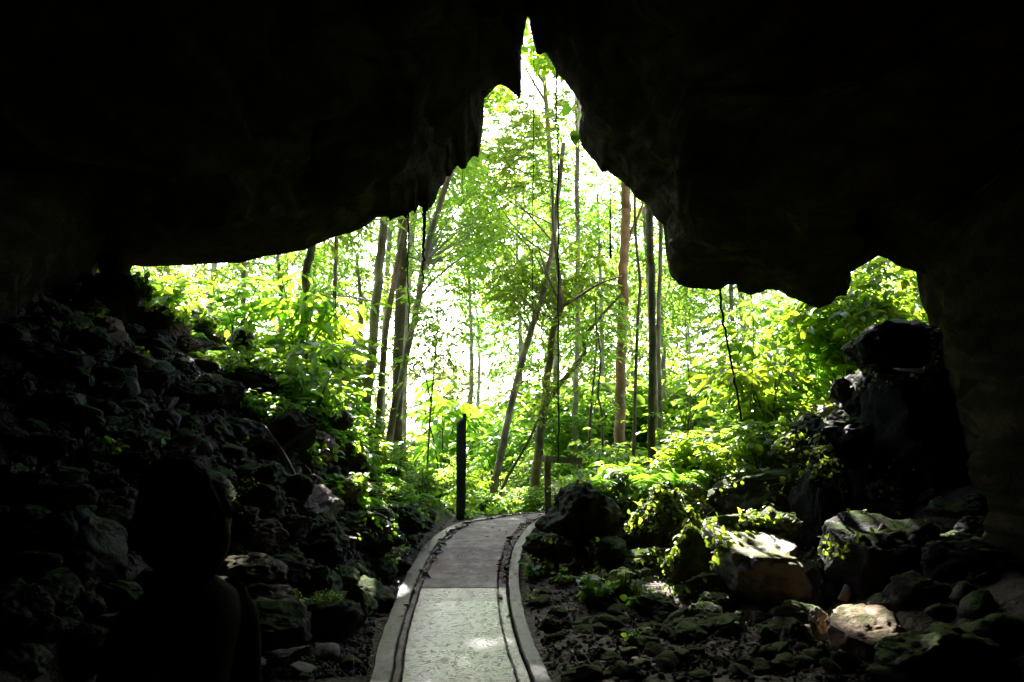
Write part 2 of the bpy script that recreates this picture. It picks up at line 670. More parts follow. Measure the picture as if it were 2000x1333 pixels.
def axis(fine0, fine1, step, lo, hi, grow=1.22):
    a = list(np.arange(fine0, fine1 + 1e-6, step))
    s = step
    while a[-1] < hi:
        s *= grow
        a.append(a[-1] + s)
    s = step
    while a[0] > lo:
        s *= grow
        a.insert(0, a[0] - s)
    return np.array(a)


gx = axis(-6.5, 6.5, .075, -90, 90)
gy = axis(3.0, 15.0, .075, -6, 170)
GX, GY = np.meshgrid(gx, gy)
GZ = land(GX, GY)
amp = np.interp(GY, [0, 13, 20, 60], [.10, .10, .15, .4])
for j in range(GX.shape[0]):
    for i in range(GX.shape[1]):
        x, y = GX[j, i], GY[j, i]
        xl, xr = path_edges(y)
        off = max(xl - x, x - xr)
        a = amp[j, i] * (min(1, max(.12, (off) / .8)) if y < 17 else 1)
        s = fbm((x, y, 0), .8, 3) * a
        if 2 < y < 16 and abs(x) < 7:
            s += fbm((x, y, 5), 4.5, 3) * a * .45
        GZ[j, i] += s
ny, nx = GX.shape
idx = np.arange(ny * nx).reshape(ny, nx)
gq = np.stack([idx[:-1, :-1], idx[:-1, 1:], idx[1:, 1:], idx[1:, :-1]], -1).reshape(-1, 4)
gmb = MB()
GV = np.stack([GX, GY, GZ], -1).reshape(-1, 3)
gmb.add(GV, None, gq)
setp(gmb.build('ground', M['ground']), kind='structure')
GBVH = BVHTree.FromPolygons([tuple(v) for v in GV], [tuple(f) for f in gq])


def gz(x, y):
    h = GBVH.ray_cast(Vector((x, y, 60)), Vector((0, 0, -1)))
    return h[0].z if h[0] else float(land(np.array(x), np.array(y)))


def ground_at(px, py):
    """where the line of sight through a pixel meets the ground"""
    h = GBVH.ray_cast(Vector(EYE), Vector(ray(px, py)).normalized())
    return np.array(h[0]) if h[0] else None

# ------------------------------------------------------------------ the cave: roof and walls in one sheet
CONT = [(-800, 1420), (-400, 1130), (-150, 900), (0, 760), (60, 690), (100, 648), (135, 615), (165, 570), (190, 527), (205, 516),
        (262, 520), (290, 521), (330, 520), (400, 517), (470, 514), (520, 501), (560, 497), (600, 488), (640, 470), (690, 453), (735, 429),
        (757, 426), (764, 433), (770, 426), (786, 420), (792, 427), (797, 417), (806, 413), (811, 422), (816, 409), (820, 407), (834, 413), (845, 395), (851, 392), (858, 370), (866, 366), (870, 345), (878, 347), (885, 330),
        (893, 321), (905, 331), (911, 330), (917, 315), (928, 303), (933, 306), (938, 285), (943, 262), (944, 240), (935, 224), (926, 208), (930, 197),
        (945, 190), (960, 179), (975, 171), (990, 172), (1005, 182), (1014, 191), (1018, 180), (1013, 168), (1019, 152), (1012, 138), (1015, 126), (1006, 118),
        (1003, 111), (1014, 98), (1021, 85), (1022, 60), (1030, 35), (1038, 60), (1043, 85), (1046, 106), (1055, 109), (1065, 104),
        (1078, 120), (1090, 140), (1105, 165), (1120, 185), (1134, 200), (1135, 215), (1132, 260), (1136, 285), (1150, 305), (1165, 322),
        (1178, 339), (1190, 330), (1200, 345), (1220, 365), (1240, 385), (1262, 400), (1280, 428), (1300, 440), (1303, 460), (1306, 480),
        (1303, 510), (1308, 535), (1325, 555), (1350, 563), (1400, 568), (1425, 558), (1443, 558), (1441, 570), (1470, 573), (1500, 560),
        (1520, 565), (1550, 580), (1580, 597), (1600, 600), (1625, 592), (1635, 580), (1655, 577), (1660, 560), (1655, 533), (1680, 520),
        (1700, 510), (1715, 502), (1740, 512), (1770, 525), (1808, 538), (1812, 560), (1806, 590), (1812, 612), (1820, 625), (1832, 640),
        (1842, 700), (1855, 760), (1900, 930), (2000, 1180), (2300, 1500), (2800, 1750)]
cpts = np.array(CONT, float)
seg = np.linalg.norm(np.diff(cpts, axis=0), axis=1)
arc = np.concatenate([[0], np.cumsum(seg)])
ss = np.arange(0, arc[-1], 5.0)
cx_ = np.interp(ss, arc, cpts[:, 0])
cy_ = np.interp(ss, arc, cpts[:, 1])
jag = np.array([fbm((s * .02, 3.3, 0), 1.0, 5) for s in ss])
jag2 = np.array([fbm((s * .02, 9.3, 4), 1.0, 5) for s in ss])
jw = np.interp(cx_, [0, 250, 700, 800, 900, 1300, 1800, 1900], [4, 1.4, 3.0, 8, 9, 7, 5.5, 8])
cx_ = cx_ + jag2 * jw * .6
cy_ = cy_ + jag * jw
lipY = np.interp(cx_, [-500, 300, 700, 950, 1040, 1150, 1400, 1650, 1850, 2400], [10.4, 11.0, 11.3, 11.5, 12.0, 11.7, 11.6, 11.2, 10.6, 10.2])
lip = np.array([at(a, b, Y) for a, b, Y in zip(cx_, cy_, lipY)])
zl = lip[:, 2]
kern = np.exp(-.5 * (np.arange(-60, 61) / 22.0) ** 2)
kern /= kern.sum()
zs = np.convolve(np.pad(zl, 60, mode='edge'), kern, mode='valid')
k2 = np.exp(-.5 * (np.arange(-30, 31) / 7.0) ** 2)
k2 /= k2.sum()
zm = np.convolve(np.pad(zl, 30, mode='edge'), k2, mode='valid')
xm = np.convolve(np.pad(lip[:, 0], 30, mode='edge'), k2, mode='valid')
rows_s = [-3.2, -2.2, -1.6, -1.2, -.9, -.65, -.45, -.28, -.14, -.05, 0, .06, .14, .25, .4, .6, .85, 1.15, 1.5, 1.9, 2.4, 3.0, 3.7, 4.5, 5.4, 6.4, 7.5, 8.6, 9.8, 11, 12.2, 13.4, 14.4]
out_up = {-3.2: 22, -2.2: 14, -1.6: 8, -1.2: 4.6, -.9: 2.6, -.65: 1.5, -.45: .85, -.28: .42, -.14: .17, -.05: .04}
V = []
inner = sstep(1.2, 3.2, np.maximum(zl, zs))
for s in rows_s:
    Y = lipY - s
    if s <= 0:
        x = lip[:, 0].copy()
        z = zl + (out_up.get(s, 0))
        if s < -.2:
            nz = np.array([fbm((a, b * .7, 1.7), .9, 3) for a, b in zip(x, z)])
            Y = Y + nz * .35 * min(1, -s)
    else:
        sc = np.where(s <= 3, (lipY - s) / lipY, (lipY - 3) / lipY * (1 + .045 * (s - 3)))
        wx = min(1, max(0, s - .2) / 1.0)
        x = lip[:, 0] * sc
        w8 = min(1, s / .9)
        zb = zl * (1 - w8) + np.maximum(zl, zm) * w8 if s < 1.4 else zm + .06
        z = zb + min(1, s / 1.3) * np.maximum(0, zs - zb) + inner * .10 * min(s, 3)
        t = sstep(2.2, 8, np.array(s))
        z = z * (1 - t * inner) + (t * inner) * np.maximum(5.2 - .10 * x * x, z * .6)
        bk = sstep(9.5, 14.4, np.array(s))
        z = z * (1 - bk) - 1.5 * bk
        nz = np.array([fbm((a, b * 1.0, c), .55, 4) for a, b, c in zip(x, Y, z)])
        n2 = np.array([fbm((a * .8, b * 1.7, c + 7), 1.6, 4) for a, b, c in zip(x, Y, z)])
        am = min(.55, .16 * s)
        dz = nz * am + n2 * am * .35
        if s < 1.2:
            dz = np.abs(dz)
        z = z + dz
        los = EYE[2] + (zl - EYE[2]) * np.clip((lipY - s) / lipY, 0, 1) + .03 * min(s, 1)
        if s > .9:
            mx = np.max([np.roll(los, d_) for d_ in range(-9, 10)], axis=0)
            mx = np.convolve(np.pad(mx, 30, mode='edge'), k2, mode='valid')
            w9 = min(1, (s - .9) / 1.2)
            los = np.maximum(los, los * (1 - w9) + mx * w9)
        z = np.where((inner > .3) & (s < 9), np.maximum(z, los), z)
        if s > .2:
            n3 = np.array([fbm((c * .9, b * .9 + 3, a * .5), 1.1, 5) for a, b, c in zip(x, Y, z)])
            x = x + np.where(cx_ > 1032, 1, -1) * np.abs(n3) * min(.5, .3 * s) * (np.abs(cx_ - 1032) > 12)
            Y = Y + n3[::-1] * min(.12, .06 * s)
    V.append(np.stack([x, Y, z], -1))
nc = len(ss)
V = np.concatenate(V)
ii = np.arange(len(rows_s) * nc).reshape(len(rows_s), nc)
q = np.stack([ii[:-1, :-1], ii[1:, :-1], ii[1:, 1:], ii[:-1, 1:]], -1).reshape(-1, 4)
mb = MB()
mb.add(V, None, q)
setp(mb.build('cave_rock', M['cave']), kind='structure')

# ------------------------------------------------------------------ concrete walkway
FR = dict(kerb_l=(.0, .119), strip_l=(.1215, .168), slab=(.174, .812), strip_r=(.8145, .886), kerb_r=(.900, 1.0))


def strip(mb, f0, f1, y0, y1, top=.0, bottom=-.16, step=.09, wob=.0022):
    ys = np.arange(y0, y1 + 1e-6, step)
    if ys[-1] < y1 - 1e-3:
        ys = np.append(ys, y1)
    m = max(2, int(round((f1 - f0) / .06)) + 1)
    rows = []
    for y in ys:
        xl, xr = path_edges(y)
        z = pathz(y)
        wdt = xr - xl
        e0 = RNG.normal(0, wob)
        e1 = RNG.normal(0, wob)
        prof = []
        xs = np.linspace(xl + f0 * wdt + e0, xl + f1 * wdt + e1, m)
        prof.append((xs[0], y, z + bottom))
        prof.append((xs[0] + .001, y, z + top - .012))
        for k, xx in enumerate(xs):
            inset = .010 if k == 0 else (-.010 if k == m - 1 else 0)
            prof.append((xx + inset, y, z + top + fbm((xx, y, 2), 2.0, 3) * .004))
        prof.append((xs[-1] - .001, y, z + top - .012))
        prof.append((xs[-1], y, z + bottom))
        rows.append(prof)
    a = np.array(rows)
    n, k = a.shape[:2]
    I = np.arange(n * k).reshape(n, k)
    q = np.stack([I[:-1, :-1], I[:-1, 1:], I[1:, 1:], I[1:, :-1]], -1).reshape(-1, 4)
    mb.add(a.reshape(-1, 3), None, q)
    # end faces
    for r in (0, n - 1):
        e = a[r]
        base = mb.n
        V = np.vstack([e, e.mean(0)])
        mb.add(V, [(i, i + 1, k) for i in range(k - 1)])


JOINT = 8.93
for nm, (f0, f1), y0, y1, top, mt in [
        ('path_kerb', FR['kerb_l'], -1.5, 14.5, .010, 'concrete_kerb'),
        ('path_kerb', FR['kerb_r'], -1.5, 14.5, .010, 'concrete_kerb'),
        ('path_gutter', FR['strip_l'], -1.5, 14.3, -.004, 'concrete_damp'),
        ('path_gutter', FR['strip_r'], -1.5, JOINT - .008, .004, 'concrete_wet'),
        ('path_gutter', FR['strip_r'], JOINT + .012, 14.3, -.022, 'concrete_damp'),
        ('path_slab', FR['slab'], -1.5, 3.9, 0, 'concrete_wet'),
        ('path_slab', FR['slab'], 3.92, JOINT - .012, 0, 'concrete_wet'),
        ('path_slab', FR['slab'], JOINT + .014, 14.5, .0, 'concrete_damp')]:
    mb = MB()
    strip(mb, f0, f1, y0, y1, top)
    setp(mb.build(nm, M[mt], None, False), kind='structure')
# earth bed under the slabs
mb = MB()
strip(mb, .01, .99, -1.5, 14.5, -.075, -.2, .2)
setp(mb.build('path_bed', M['ground']), kind='structure')

# ------------------------------------------------------------------ rocks
_ico = bmesh.new()
bmesh.ops.create_icosphere(_ico, subdivisions=5, radius=1.0)
ICO_V = np.array([v.co[:] for v in _ico.verts])
ICO_F = np.array([[v.index for v in f.verts] for f in _ico.faces])
_ico.free()
_ico = bmesh.new()
bmesh.ops.create_icosphere(_ico, subdivisions=3, radius=1.0)
ICO3_V = np.array([v.co[:] for v in _ico.verts])
ICO3_F = np.array([[v.index for v in f.verts] for f in _ico.faces])
_ico.free()


def rock_verts(seed, kind='round', low=False):
    r = np.random.default_rng(seed)
    v = (ICO3_V if low else ICO_V).copy()
    if kind == 'cone':
        t = (v[:, 2] + 1) / 2
        sc = np.interp(t, [0, .35, 1], [1.25, .95, .30])
        v[:, :2] *= sc[:, None]
        v[:, 0] += .12 * t
        ncut, lo, hi = 9, .62, .95
    elif kind == 'block':
        v = np.sign(v) * np.abs(v) ** .55
        v /= np.abs(v).max()
        ncut, lo, hi = 9, .72, 1.1
    elif kind == 'sloped':
        v = np.sign(v) * np.abs(v) ** .7
        v /= np.abs(v).max()
        for n, d in ((np.array([.10, -.22, .96]), .34), (np.array([.75, -.45, .35]), .72), (np.array([.1, -.9, .2]), .80)):
            n = unit(n)
            e = v @ n - d
            v -= np.where(e > 0, e, 0)[:, None] * n * .94
        ncut, lo, hi = 4, .9, 1.1
    elif kind == 'slab':
        v[:, 2] *= .75
        ncut, lo, hi = 11, .50, .9
    else:
        ncut, lo, hi = 15, .58, .92
    for _ in range(ncut):
        n = unit(r.normal(0, 1, 3))
        d = r.uniform(lo, hi)
        e = v @ n - d
        v -= np.where(e > 0, e, 0)[:, None] * n * .92
    off = r.uniform(-50, 50, 3)
    dn = unit(v)
    amp = .14 if kind != 'block' else .12
    o = np.array([fbm(p + off, 1.4, 3) * amp + fbm(p + off, 4.2, 4) * .085 - abs(fbm(p + off, 2.6, 4)) * .13 for p in v])
    v = v + dn * o[:, None]
    c = (v.max(0) + v.min(0)) / 2
    v = (v - c) / ((v.max(0) - v.min(0)) / 2)
    return v


ROCKS = {}


def rock_mesh(seed, kind, low=False):
    key = (seed, kind, low)
    if key not in ROCKS:
        mb = MB()
        mb.add(rock_verts(seed, kind, low), ICO3_F if low else ICO_F)
        ROCKS[key] = mb.mesh('rock_shape', M['rock_dark'])
    return ROCKS[key]


PLACED = []          # (vertices, faces) of rocks, for the creepers to grow on


def place_rock(name, me, loc, scale, rot, mat, label, cat='rock', group=None, keep=True):
    o = link(name, me)
    o.location = loc
    o.scale = scale
    o.rotation_euler = rot
    o.material_slots[0].link = 'OBJECT'
    o.material_slots[0].material = M[mat]
    setp(o, label, cat, group)
    if keep:
        from mathutils import Euler
        mt = Matrix.LocRotScale(Vector(loc), Euler(rot), Vector(scale))
        co = np.empty(len(me.vertices) * 3, np.float32)
        me.vertices.foreach_get('co', co)
        co = co.reshape(-1, 3)
        A = np.array(mt)
        PLACED.append((co @ A[:3, :3].T + A[:3, 3], ICO_F if len(co) == len(ICO_V) else ICO3_F))
    return o


HERO = [
    # px, py, half width, half height, Y, depth, kind, seed, tilt, material, name, label
    (1132, 1004, 74, 66, 10.35, .55, 'round', 31, (0, .1, .3), 'rock_dark', 'boulder', 'big rounded near-black boulder standing beside the far end of the walkway'),
    (1225, 1005, 85, 78, 10.9, .6, 'round', 32, (0, 0, .9), 'rock_dark', 'boulder', 'dark boulder hung with creeper, between the rounded black one and the pointed one'),
    (1288, 1020, 75, 78, 10.2, .45, 'cone', 33, (0, 0, .2), 'rock_dark', 'boulder', 'taller pointed boulder with bright creeper running down its right shoulder'),
    (1346, 1098, 46, 72, 9.2, .28, 'cone', 34, (0, .05, 1.2), 'rock_moss', 'boulder', 'slim pointed rock edged with sunlit leaves, left of the white sunlit boulder'),
    (1480, 975, 105, 58, 10.6, .5, 'block', 35, (.1, 0, .1), 'rock_dark', 'boulder', 'long dark block under the sunlit leaves, behind the white sunlit boulder'),
    (1602, 990, 46, 98, 9.9, .35, 'block', 36, (0, .08, .3), 'rock_shade', 'boulder', 'tall upright dark block with a vine down its right edge'),
    (1474, 1100, 98, 66, 9.0, .72, 'sloped', 52, (.05, .04, .12), 'rock_patchy', 'boulder', 'pale boulder in full sun, white on the right and mossy on the left'),
    (1430, 1034, 66, 30, 9.6, .35, 'round', 38, (0, 0, .5), 'rock_moss', 'boulder', 'low mossy rock under creeper just behind the white sunlit boulder'),
    (1518, 1028, 44, 32, 9.5, .3, 'slab', 39, (0, .5, .2), 'rock_grey', 'boulder', 'grey slab with a sunlit edge between the white boulder and the upright block'),
    (1440, 1178, 135, 62, 9.0, .5, 'block', 40, (0, 0, .15), 'rock_dark', 'boulder', 'wide black rock put in for the shadow underneath the white sunlit boulder'),  # rock shape standing in for the shadow under the sunlit boulder
    (1715, 1118, 100, 112, 8.6, .6, 'block', 41, (0, .05, .5), 'rock_shade', 'boulder', 'huge black block at the right with leaves along its top edge'),
    (1547, 870, 38, 32, 10.4, .25, 'cone', 42, (0, 0, .4), 'rock_moss', 'boulder', 'small peaked mossy rock in sun on top of the ledge'),
    (1592, 884, 34, 14, 10.2, .2, 'slab', 43, (0, -.15, .2), 'rock_moss', 'boulder', 'flat mossy stone in sun on top of the upright block'),
    (1738, 674, 98, 52, 10.5, .5, 'block', 44, (0, -.12, .25), 'rock_shade', 'boulder', 'overhanging dark block with a pointed left end under the right roof notch'),
    (1705, 775, 62, 62, 10.7, .5, 'round', 45, (0, 0, .3), 'rock_shade', 'boulder', 'dark rock directly below the overhanging block at the right'),
    (1785, 840, 95, 120, 10.3, .6, 'block', 46, (0, .1, .6), 'rock_shade', 'boulder', 'massive dark rock leaning on the right cave wall'),
    (1640, 762, 22, 26, 10.8, .15, 'round', 47, (0, 0, .1), 'rock_dark', 'boulder', 'small dark knob of rock jutting out among the bright leaves at right'),
    (1812, 720, 36, 80, 10.9, .4, 'block', 86, (0, .05, .5), 'rock_shade', 'boulder', 'dark rock wedged between the overhanging block and the right cave wall'),
    (186, 590, 34, 26, 11.0, .3, 'round', 87, (0, .2, .5), 'rock_moss', 'boulder', 'mossy rock glimpsed left of the hanging rock pillar'),
    (150, 625, 34, 22, 10.8, .3, 'slab', 88, (0, -.2, .5), 'rock_dark', 'boulder', 'dark slab below the mossy rock left of the hanging rock pillar'),
    (196, 548, 26, 18, 11.6, .3, 'block', 89, (0, .2, .9), 'rock_dark', 'boulder', 'dark rock highest up in the gap left of the hanging rock pillar'),
    (1590, 842, 36, 36, 10.9, .3, 'cone', 48, (0, 0, .8), 'rock_dark', 'boulder', 'dark stub of rock behind the peaked mossy one on the ledge'),
    (1660, 850, 60, 60, 10.6, .4, 'round', 49, (0, 0, .8), 'rock_shade', 'boulder', 'dark rock right of the peaked mossy one, above the vine'),
    (1068, 1070, 44, 30, 9.9, .3, 'round', 50, (0, 0, .5), 'rock_moss', 'boulder', 'low mossy rock touching the right kerb, under the rounded black boulder'),
    (1190, 1082, 44, 34, 9.8, .3, 'round', 51, (0, 0, .1), 'rock_moss', 'boulder', 'leafy hump of rock in shadow below the rounded black boulder'),
    (1268, 1115, 66, 44, 9.6, .35, 'block', 53, (0, 0, .7), 'rock_dark', 'boulder', 'squat black rock between the leafy hump and the slim pointed rock'),
    (1396, 1196, 18, 12, 7.7, .09, 'block', 54, (0, .1, .4), 'rock_pale', 'stone', 'small white stone in a spot of sun on the cave floor'),
    (1412, 1212, 38, 12, 7.55, .14, 'slab', 55, (0, .1, .1), 'rock_moss', 'stone', 'flat mossy stone directly in front of the small white stone'),
    (1352, 1224, 44, 15, 7.4, .16, 'slab', 56, (0, -.1, .3), 'rock_moss', 'stone', 'flat brown mossy stone left of the small white stone'),
    (1598, 1212, 20, 24, 7.3, .10, 'round', 57, (.2, .4, 0), 'rock_pale', 'stone', 'smooth pale egg-shaped stone at the foot of the huge black block'),
    (1556, 1252, 36, 40, 6.95, .18, 'cone', 58, (0, 0, 0), 'rock_dark', 'stone', 'dark pointed stone on the floor in front of the egg-shaped one'),
    (1700, 1252, 72, 52, 6.75, .36, 'sloped', 59, (.05, -.25, .2), 'rock_brown', 'boulder', 'orange-brown hump of rock lit by the sun at bottom right'),
    (1830, 1280, 105, 62, 6.15, .4, 'round', 60, (0, .1, .3), 'rock_dark', 'boulder', 'dark low boulder right of the orange-brown hump'),
    (1075, 1222, 24, 15, 7.1, .10, 'round', 61, (0, 0, .3), 'rock_moss', 'stone', 'dark mossy stone on the earth just right of the kerb'),
    (1815, 1175, 70, 50, 7.4, .3, 'block', 62, (0, .3, .3), 'rock_shade', 'boulder', 'angular dark rock in the gloom above the low boulder at right'),
    (1900, 1120, 90, 70, 7.8, .4, 'block', 63, (0, .1, .9), 'rock_shade', 'boulder', 'large dark rock at the foot of the right cave wall'),
    # left slope
    (498, 978, 60, 44, 8.3, .32, 'block', 64, (.05, .06, .15), 'rock_moss', 'boulder', 'square mossy block with a flat top on the left slope'),
    (528, 926, 36, 24, 8.35, .2, 'round', 65, (0, 0, .4), 'rock_moss', 'stone', 'round moss-covered stone sitting on the square block'),
    (580, 950, 32, 26, 8.6, .2, 'round', 66, (0, .3, .4), 'rock_moss', 'stone', 'mossy stone just right of the round moss-covered one'),
    (428, 905, 34, 26, 8.8, .2, 'block', 67, (0, .5, .4), 'rock_grey', 'stone', 'grey faceted stone left of the square mossy block'),
    (478, 848, 62, 30, 9.3, .3, 'round', 68, (0, .2, .2), 'rock_grey', 'boulder', 'broad grey rock above the square mossy block'),
    (418, 826, 44, 24, 9.6, .25, 'slab', 69, (0, .2, .6), 'rock_grey', 'boulder', 'tilted grey slab up the slope from the broad grey rock'),
    (642, 1062, 54, 44, 8.5, .3, 'round', 70, (0, .2, .6), 'rock_dark', 'boulder', 'dark angular boulder on the slope above the two moss-backed rocks'),
    (622, 1142, 54, 48, 7.9, .3, 'round', 71, (0, 0, .6), 'rock_moss', 'boulder', 'dark moss-backed boulder at the foot of the left slope'),
    (690, 1180, 27, 38, 7.75, .18, 'cone', 72, (0, .1, .6), 'rock_moss', 'boulder', 'upright moss-edged rock nearest the left kerb'),
    (568, 1032, 44, 24, 8.2, .22, 'block', 73, (0, -.1, .6), 'rock_dark', 'boulder', 'flat dark rock right below the square mossy block'),
    (490, 1118, 72, 36, 7.15, .25, 'slab', 74, (0, .12, .1), 'rock_brown', 'boulder', 'brown ledge of rock with a patch of sun on its left end'),
    (505, 1166, 78, 28, 6.95, .25, 'slab', 75, (0, .06, .3), 'rock_brown', 'boulder', 'second brown ledge, under the one with the patch of sun'),
    (520, 1226, 85, 50, 6.45, .3, 'block', 76, (0, .10, .1), 'rock_dark', 'boulder', 'black overhanging ledge at the bottom of the left slope'),
    (562, 1282, 46, 15, 6.15, .14, 'slab', 77, (0, -.12, .1), 'rock_pale', 'stone', 'long pale smooth stone in front of the black overhanging ledge'),
    (496, 1296, 22, 14, 5.95, .09, 'round', 78, (0, .1, .1), 'rock_pale', 'stone', 'oval pale stone left of the long smooth one'),
    (488, 1328, 22, 13, 5.75, .09, 'round', 79, (0, .1, .6), 'rock_grey', 'stone', 'grey oval stone at the bottom edge below the pale ones'),
    (668, 822, 24, 20, 10.8, .2, 'block', 80, (0, .4, .4), 'rock_grey', 'boulder', 'grey block half hidden by bright shrubs high on the left slope'),
    (565, 815, 34, 24, 10.3, .25, 'round', 81, (0, .3, .4), 'rock_grey', 'boulder', 'brown grey rock with a fern growing over it'),
    (485, 738, 56, 28, 10.6, .35, 'slab', 82, (0, .35, .2), 'rock_dark', 'boulder', 'long dark rock on the skyline of the left slope'),
    (476, 668, 26, 26, 11.0, .2, 'block', 83, (0, .2, .4), 'rock_dark', 'boulder', 'dark cube of rock standing up among the shrubs on the left skyline'),
    (300, 612, 34, 20, 11.0, .3, 'round', 84, (0, .2, .4), 'rock_dark', 'boulder', 'mossy rock near the top of the slope right of the hanging rock pillar'),
    (340, 650, 16, 26, 10.8, .12, 'block', 85, (0, .05, .2), 'rock_grey', 'stone', 'upright grey stub of stone below the top of the left slope'),
]
for (px, py, hw, hh, Y, dr, kind, seed, rot, mat, nm, lab) in HERO:
    c = at(px, py, Y)
    s = Y / FPX
    me = rock_mesh(seed, kind)
    place_rock(nm, me, c, (hw * s, dr, hh * s), rot, mat, lab, 'boulder' if nm == 'boulder' else 'stone')

# rubble: every stone its own object, copies of a dozen shapes
SHAPES = [rock_mesh(100 + i, k) for i, k in enumerate(['round', 'block', 'round', 'slab', 'cone', 'block', 'slab', 'round'])]
LOWS = [rock_mesh(140 + i, k, True) for i, k in enumerate(['round', 'slab', 'block', 'round', 'slab', 'block'])]


def inside(poly, x, y):
    c = False
    n = len(poly)
    for i in range(n):
        (x1, y1), (x2, y2) = poly[i], poly[(i + 1) % n]
        if (y1 > y) != (y2 > y) and x < (x2 - x1) * (y - y1) / (y2 - y1) + x1:
            c = not c
    return c


def scatter(poly, n, size, mats, label, group, cat, low=False, seed=1, flat=.7, mind=.0, name='stone'):
    r = random.Random(seed)
    xs = [p[0] for p in poly]
    ys = [p[1] for p in poly]
    done, tries, pts = 0, 0, []
    while done < n and tries < n * 60:
        tries += 1
        px, py = r.uniform(min(xs), max(xs)), r.uniform(min(ys), max(ys))
        if not inside(poly, px, py):
            continue
        g = ground_at(px, py)
        if g is None:
            continue
        xl, xr = path_edges(g[1])
        s = r.uniform(*size) * (1.0 if r.random() > .15 else 1.5)
        if xl - s * .8 < g[0] < xr + s * .8:
            continue
        if any((g[0] - a[0]) ** 2 + (g[1] - a[1]) ** 2 + (g[2] - a[2]) ** 2 < (mind * (s + a[3])) ** 2 for a in pts):
            continue
        pts.append((*g, s))
        me = r.choice(LOWS if low else SHAPES)
        sc = (s * r.uniform(.8, 1.35), s * r.uniform(.8, 1.2), s * flat * r.uniform(.6, 1.1))
        place_rock(name, me, (g[0], g[1], g[2] + sc[2] * r.uniform(.05, .45)), sc, (r.uniform(-.4, .4), r.uniform(-.4, .4), r.uniform(0, 6.3)),
                   r.choice(mats), label, cat, group)
        done += 1


SLOPE = [(110, 660), (250, 600), (400, 640), (540, 720), (640, 800), (720, 900), (850, 1010), (740, 1180), (600, 1250), (460, 1010), (300, 900), (100, 850)]
DARKSLOPE = [(10, 740), (250, 640), (300, 900), (250, 1180), (10, 1250)]
FOOT = [(600, 1180), (745, 1130), (800, 1070), (740, 1180), (715, 1320), (470, 1332), (590, 1265)]
RFLOOR = [(1040, 1090), (1120, 1120), (1330, 1170), (1600, 1230), (1700, 1330), (1080, 1330), (1035, 1190)]
scatter(SLOPE, 44, (.13, .27), ['rock_dark', 'rock_grey', 'rock_brown', 'rock_moss', 'rock_moss', 'rock_dark'], 'angular rock, knee high or smaller, in the rubble of the left slope', 'larger rocks of the left rubble slope', 'rock', seed=3, mind=.65, name='rock')
scatter(SLOPE, 18, (.24, .40), ['rock_dark', 'rock_moss', 'rock_brown', 'rock_grey'], 'large angular rock standing out of the rubble on the left slope', 'largest loose rocks of the left slope', 'rock', seed=23, mind=.7, name='rock', flat=.6)
scatter(SLOPE, 150, (.05, .14), ['rock_dark', 'rock_grey', 'rock_grey', 'rock_moss', 'rock_brown'], 'hand sized stone lying between the rocks of the left slope', 'small stones of the left rubble slope', 'stone', low=True, seed=4, mind=.5)
scatter([(10, 1000), (280, 900), (470, 1000), (470, 1330), (10, 1330)], 30, (.10, .26), ['rock_dark'], 'black rock in deep shade around the feet of the person', 'rocks around the person', 'rock', seed=15, mind=.7, name='rock')
scatter(DARKSLOPE, 50, (.09, .22), ['rock_dark', 'rock_grey', 'rock_moss'], 'dim rock in the dark upper corner of the left slope behind the person', 'rocks in the dark left corner', 'rock', seed=5, mind=.7, name='rock')
scatter(FOOT, 42, (.03, .075), ['rock_grey', 'rock_dark', 'rock_pale', 'rock_brown'], 'fist sized stone on the earth between the left slope and the walkway', 'stones between left slope and walkway', 'stone', low=True, seed=6)
scatter(RFLOOR, 85, (.035, .10), ['rock_dark', 'rock_moss', 'rock_grey', 'rock_dark'], 'small damp stone on the earth floor right of the walkway', 'stones on the floor right of the walkway', 'stone', low=True, seed=8)
scatter([(1620, 1230), (2000, 1050), (2000, 1330), (1680, 1330)], 22, (.06, .18), ['rock_dark'], 'dark stone in the gloom by the right cave wall', 'stones by the right cave wall', 'stone', low=True, seed=9)
scatter([(1060, 1130), (1300, 1170), (1640, 1215), (1640, 1255), (1300, 1250)], 16, (.10, .19), ['rock_dark', 'rock_moss'], 'dark rounded rock along the foot of the right boulders', 'rocks along the foot of the right boulders', 'rock', seed=10, name='rock')

scatter([(1700, 960), (1960, 930), (2000, 1080), (1840, 1090)], 16, (.10, .24), ['rock_shade', 'rock_dark'], 'dark rock in the recess between the huge black block and the right cave wall', 'rocks in the right recess', 'rock', seed=31, mind=.6, name='rock')
scatter([(0, 600), (110, 560), (200, 560), (220, 640), (120, 690), (0, 740)], 26, (.09, .22), ['rock_dark', 'rock_moss', 'rock_shade'], 'dark rock on the dim slope left of the hanging rock pillar', 'rocks left of the hanging rock pillar', 'rock', seed=32, mind=.55, name='rock')
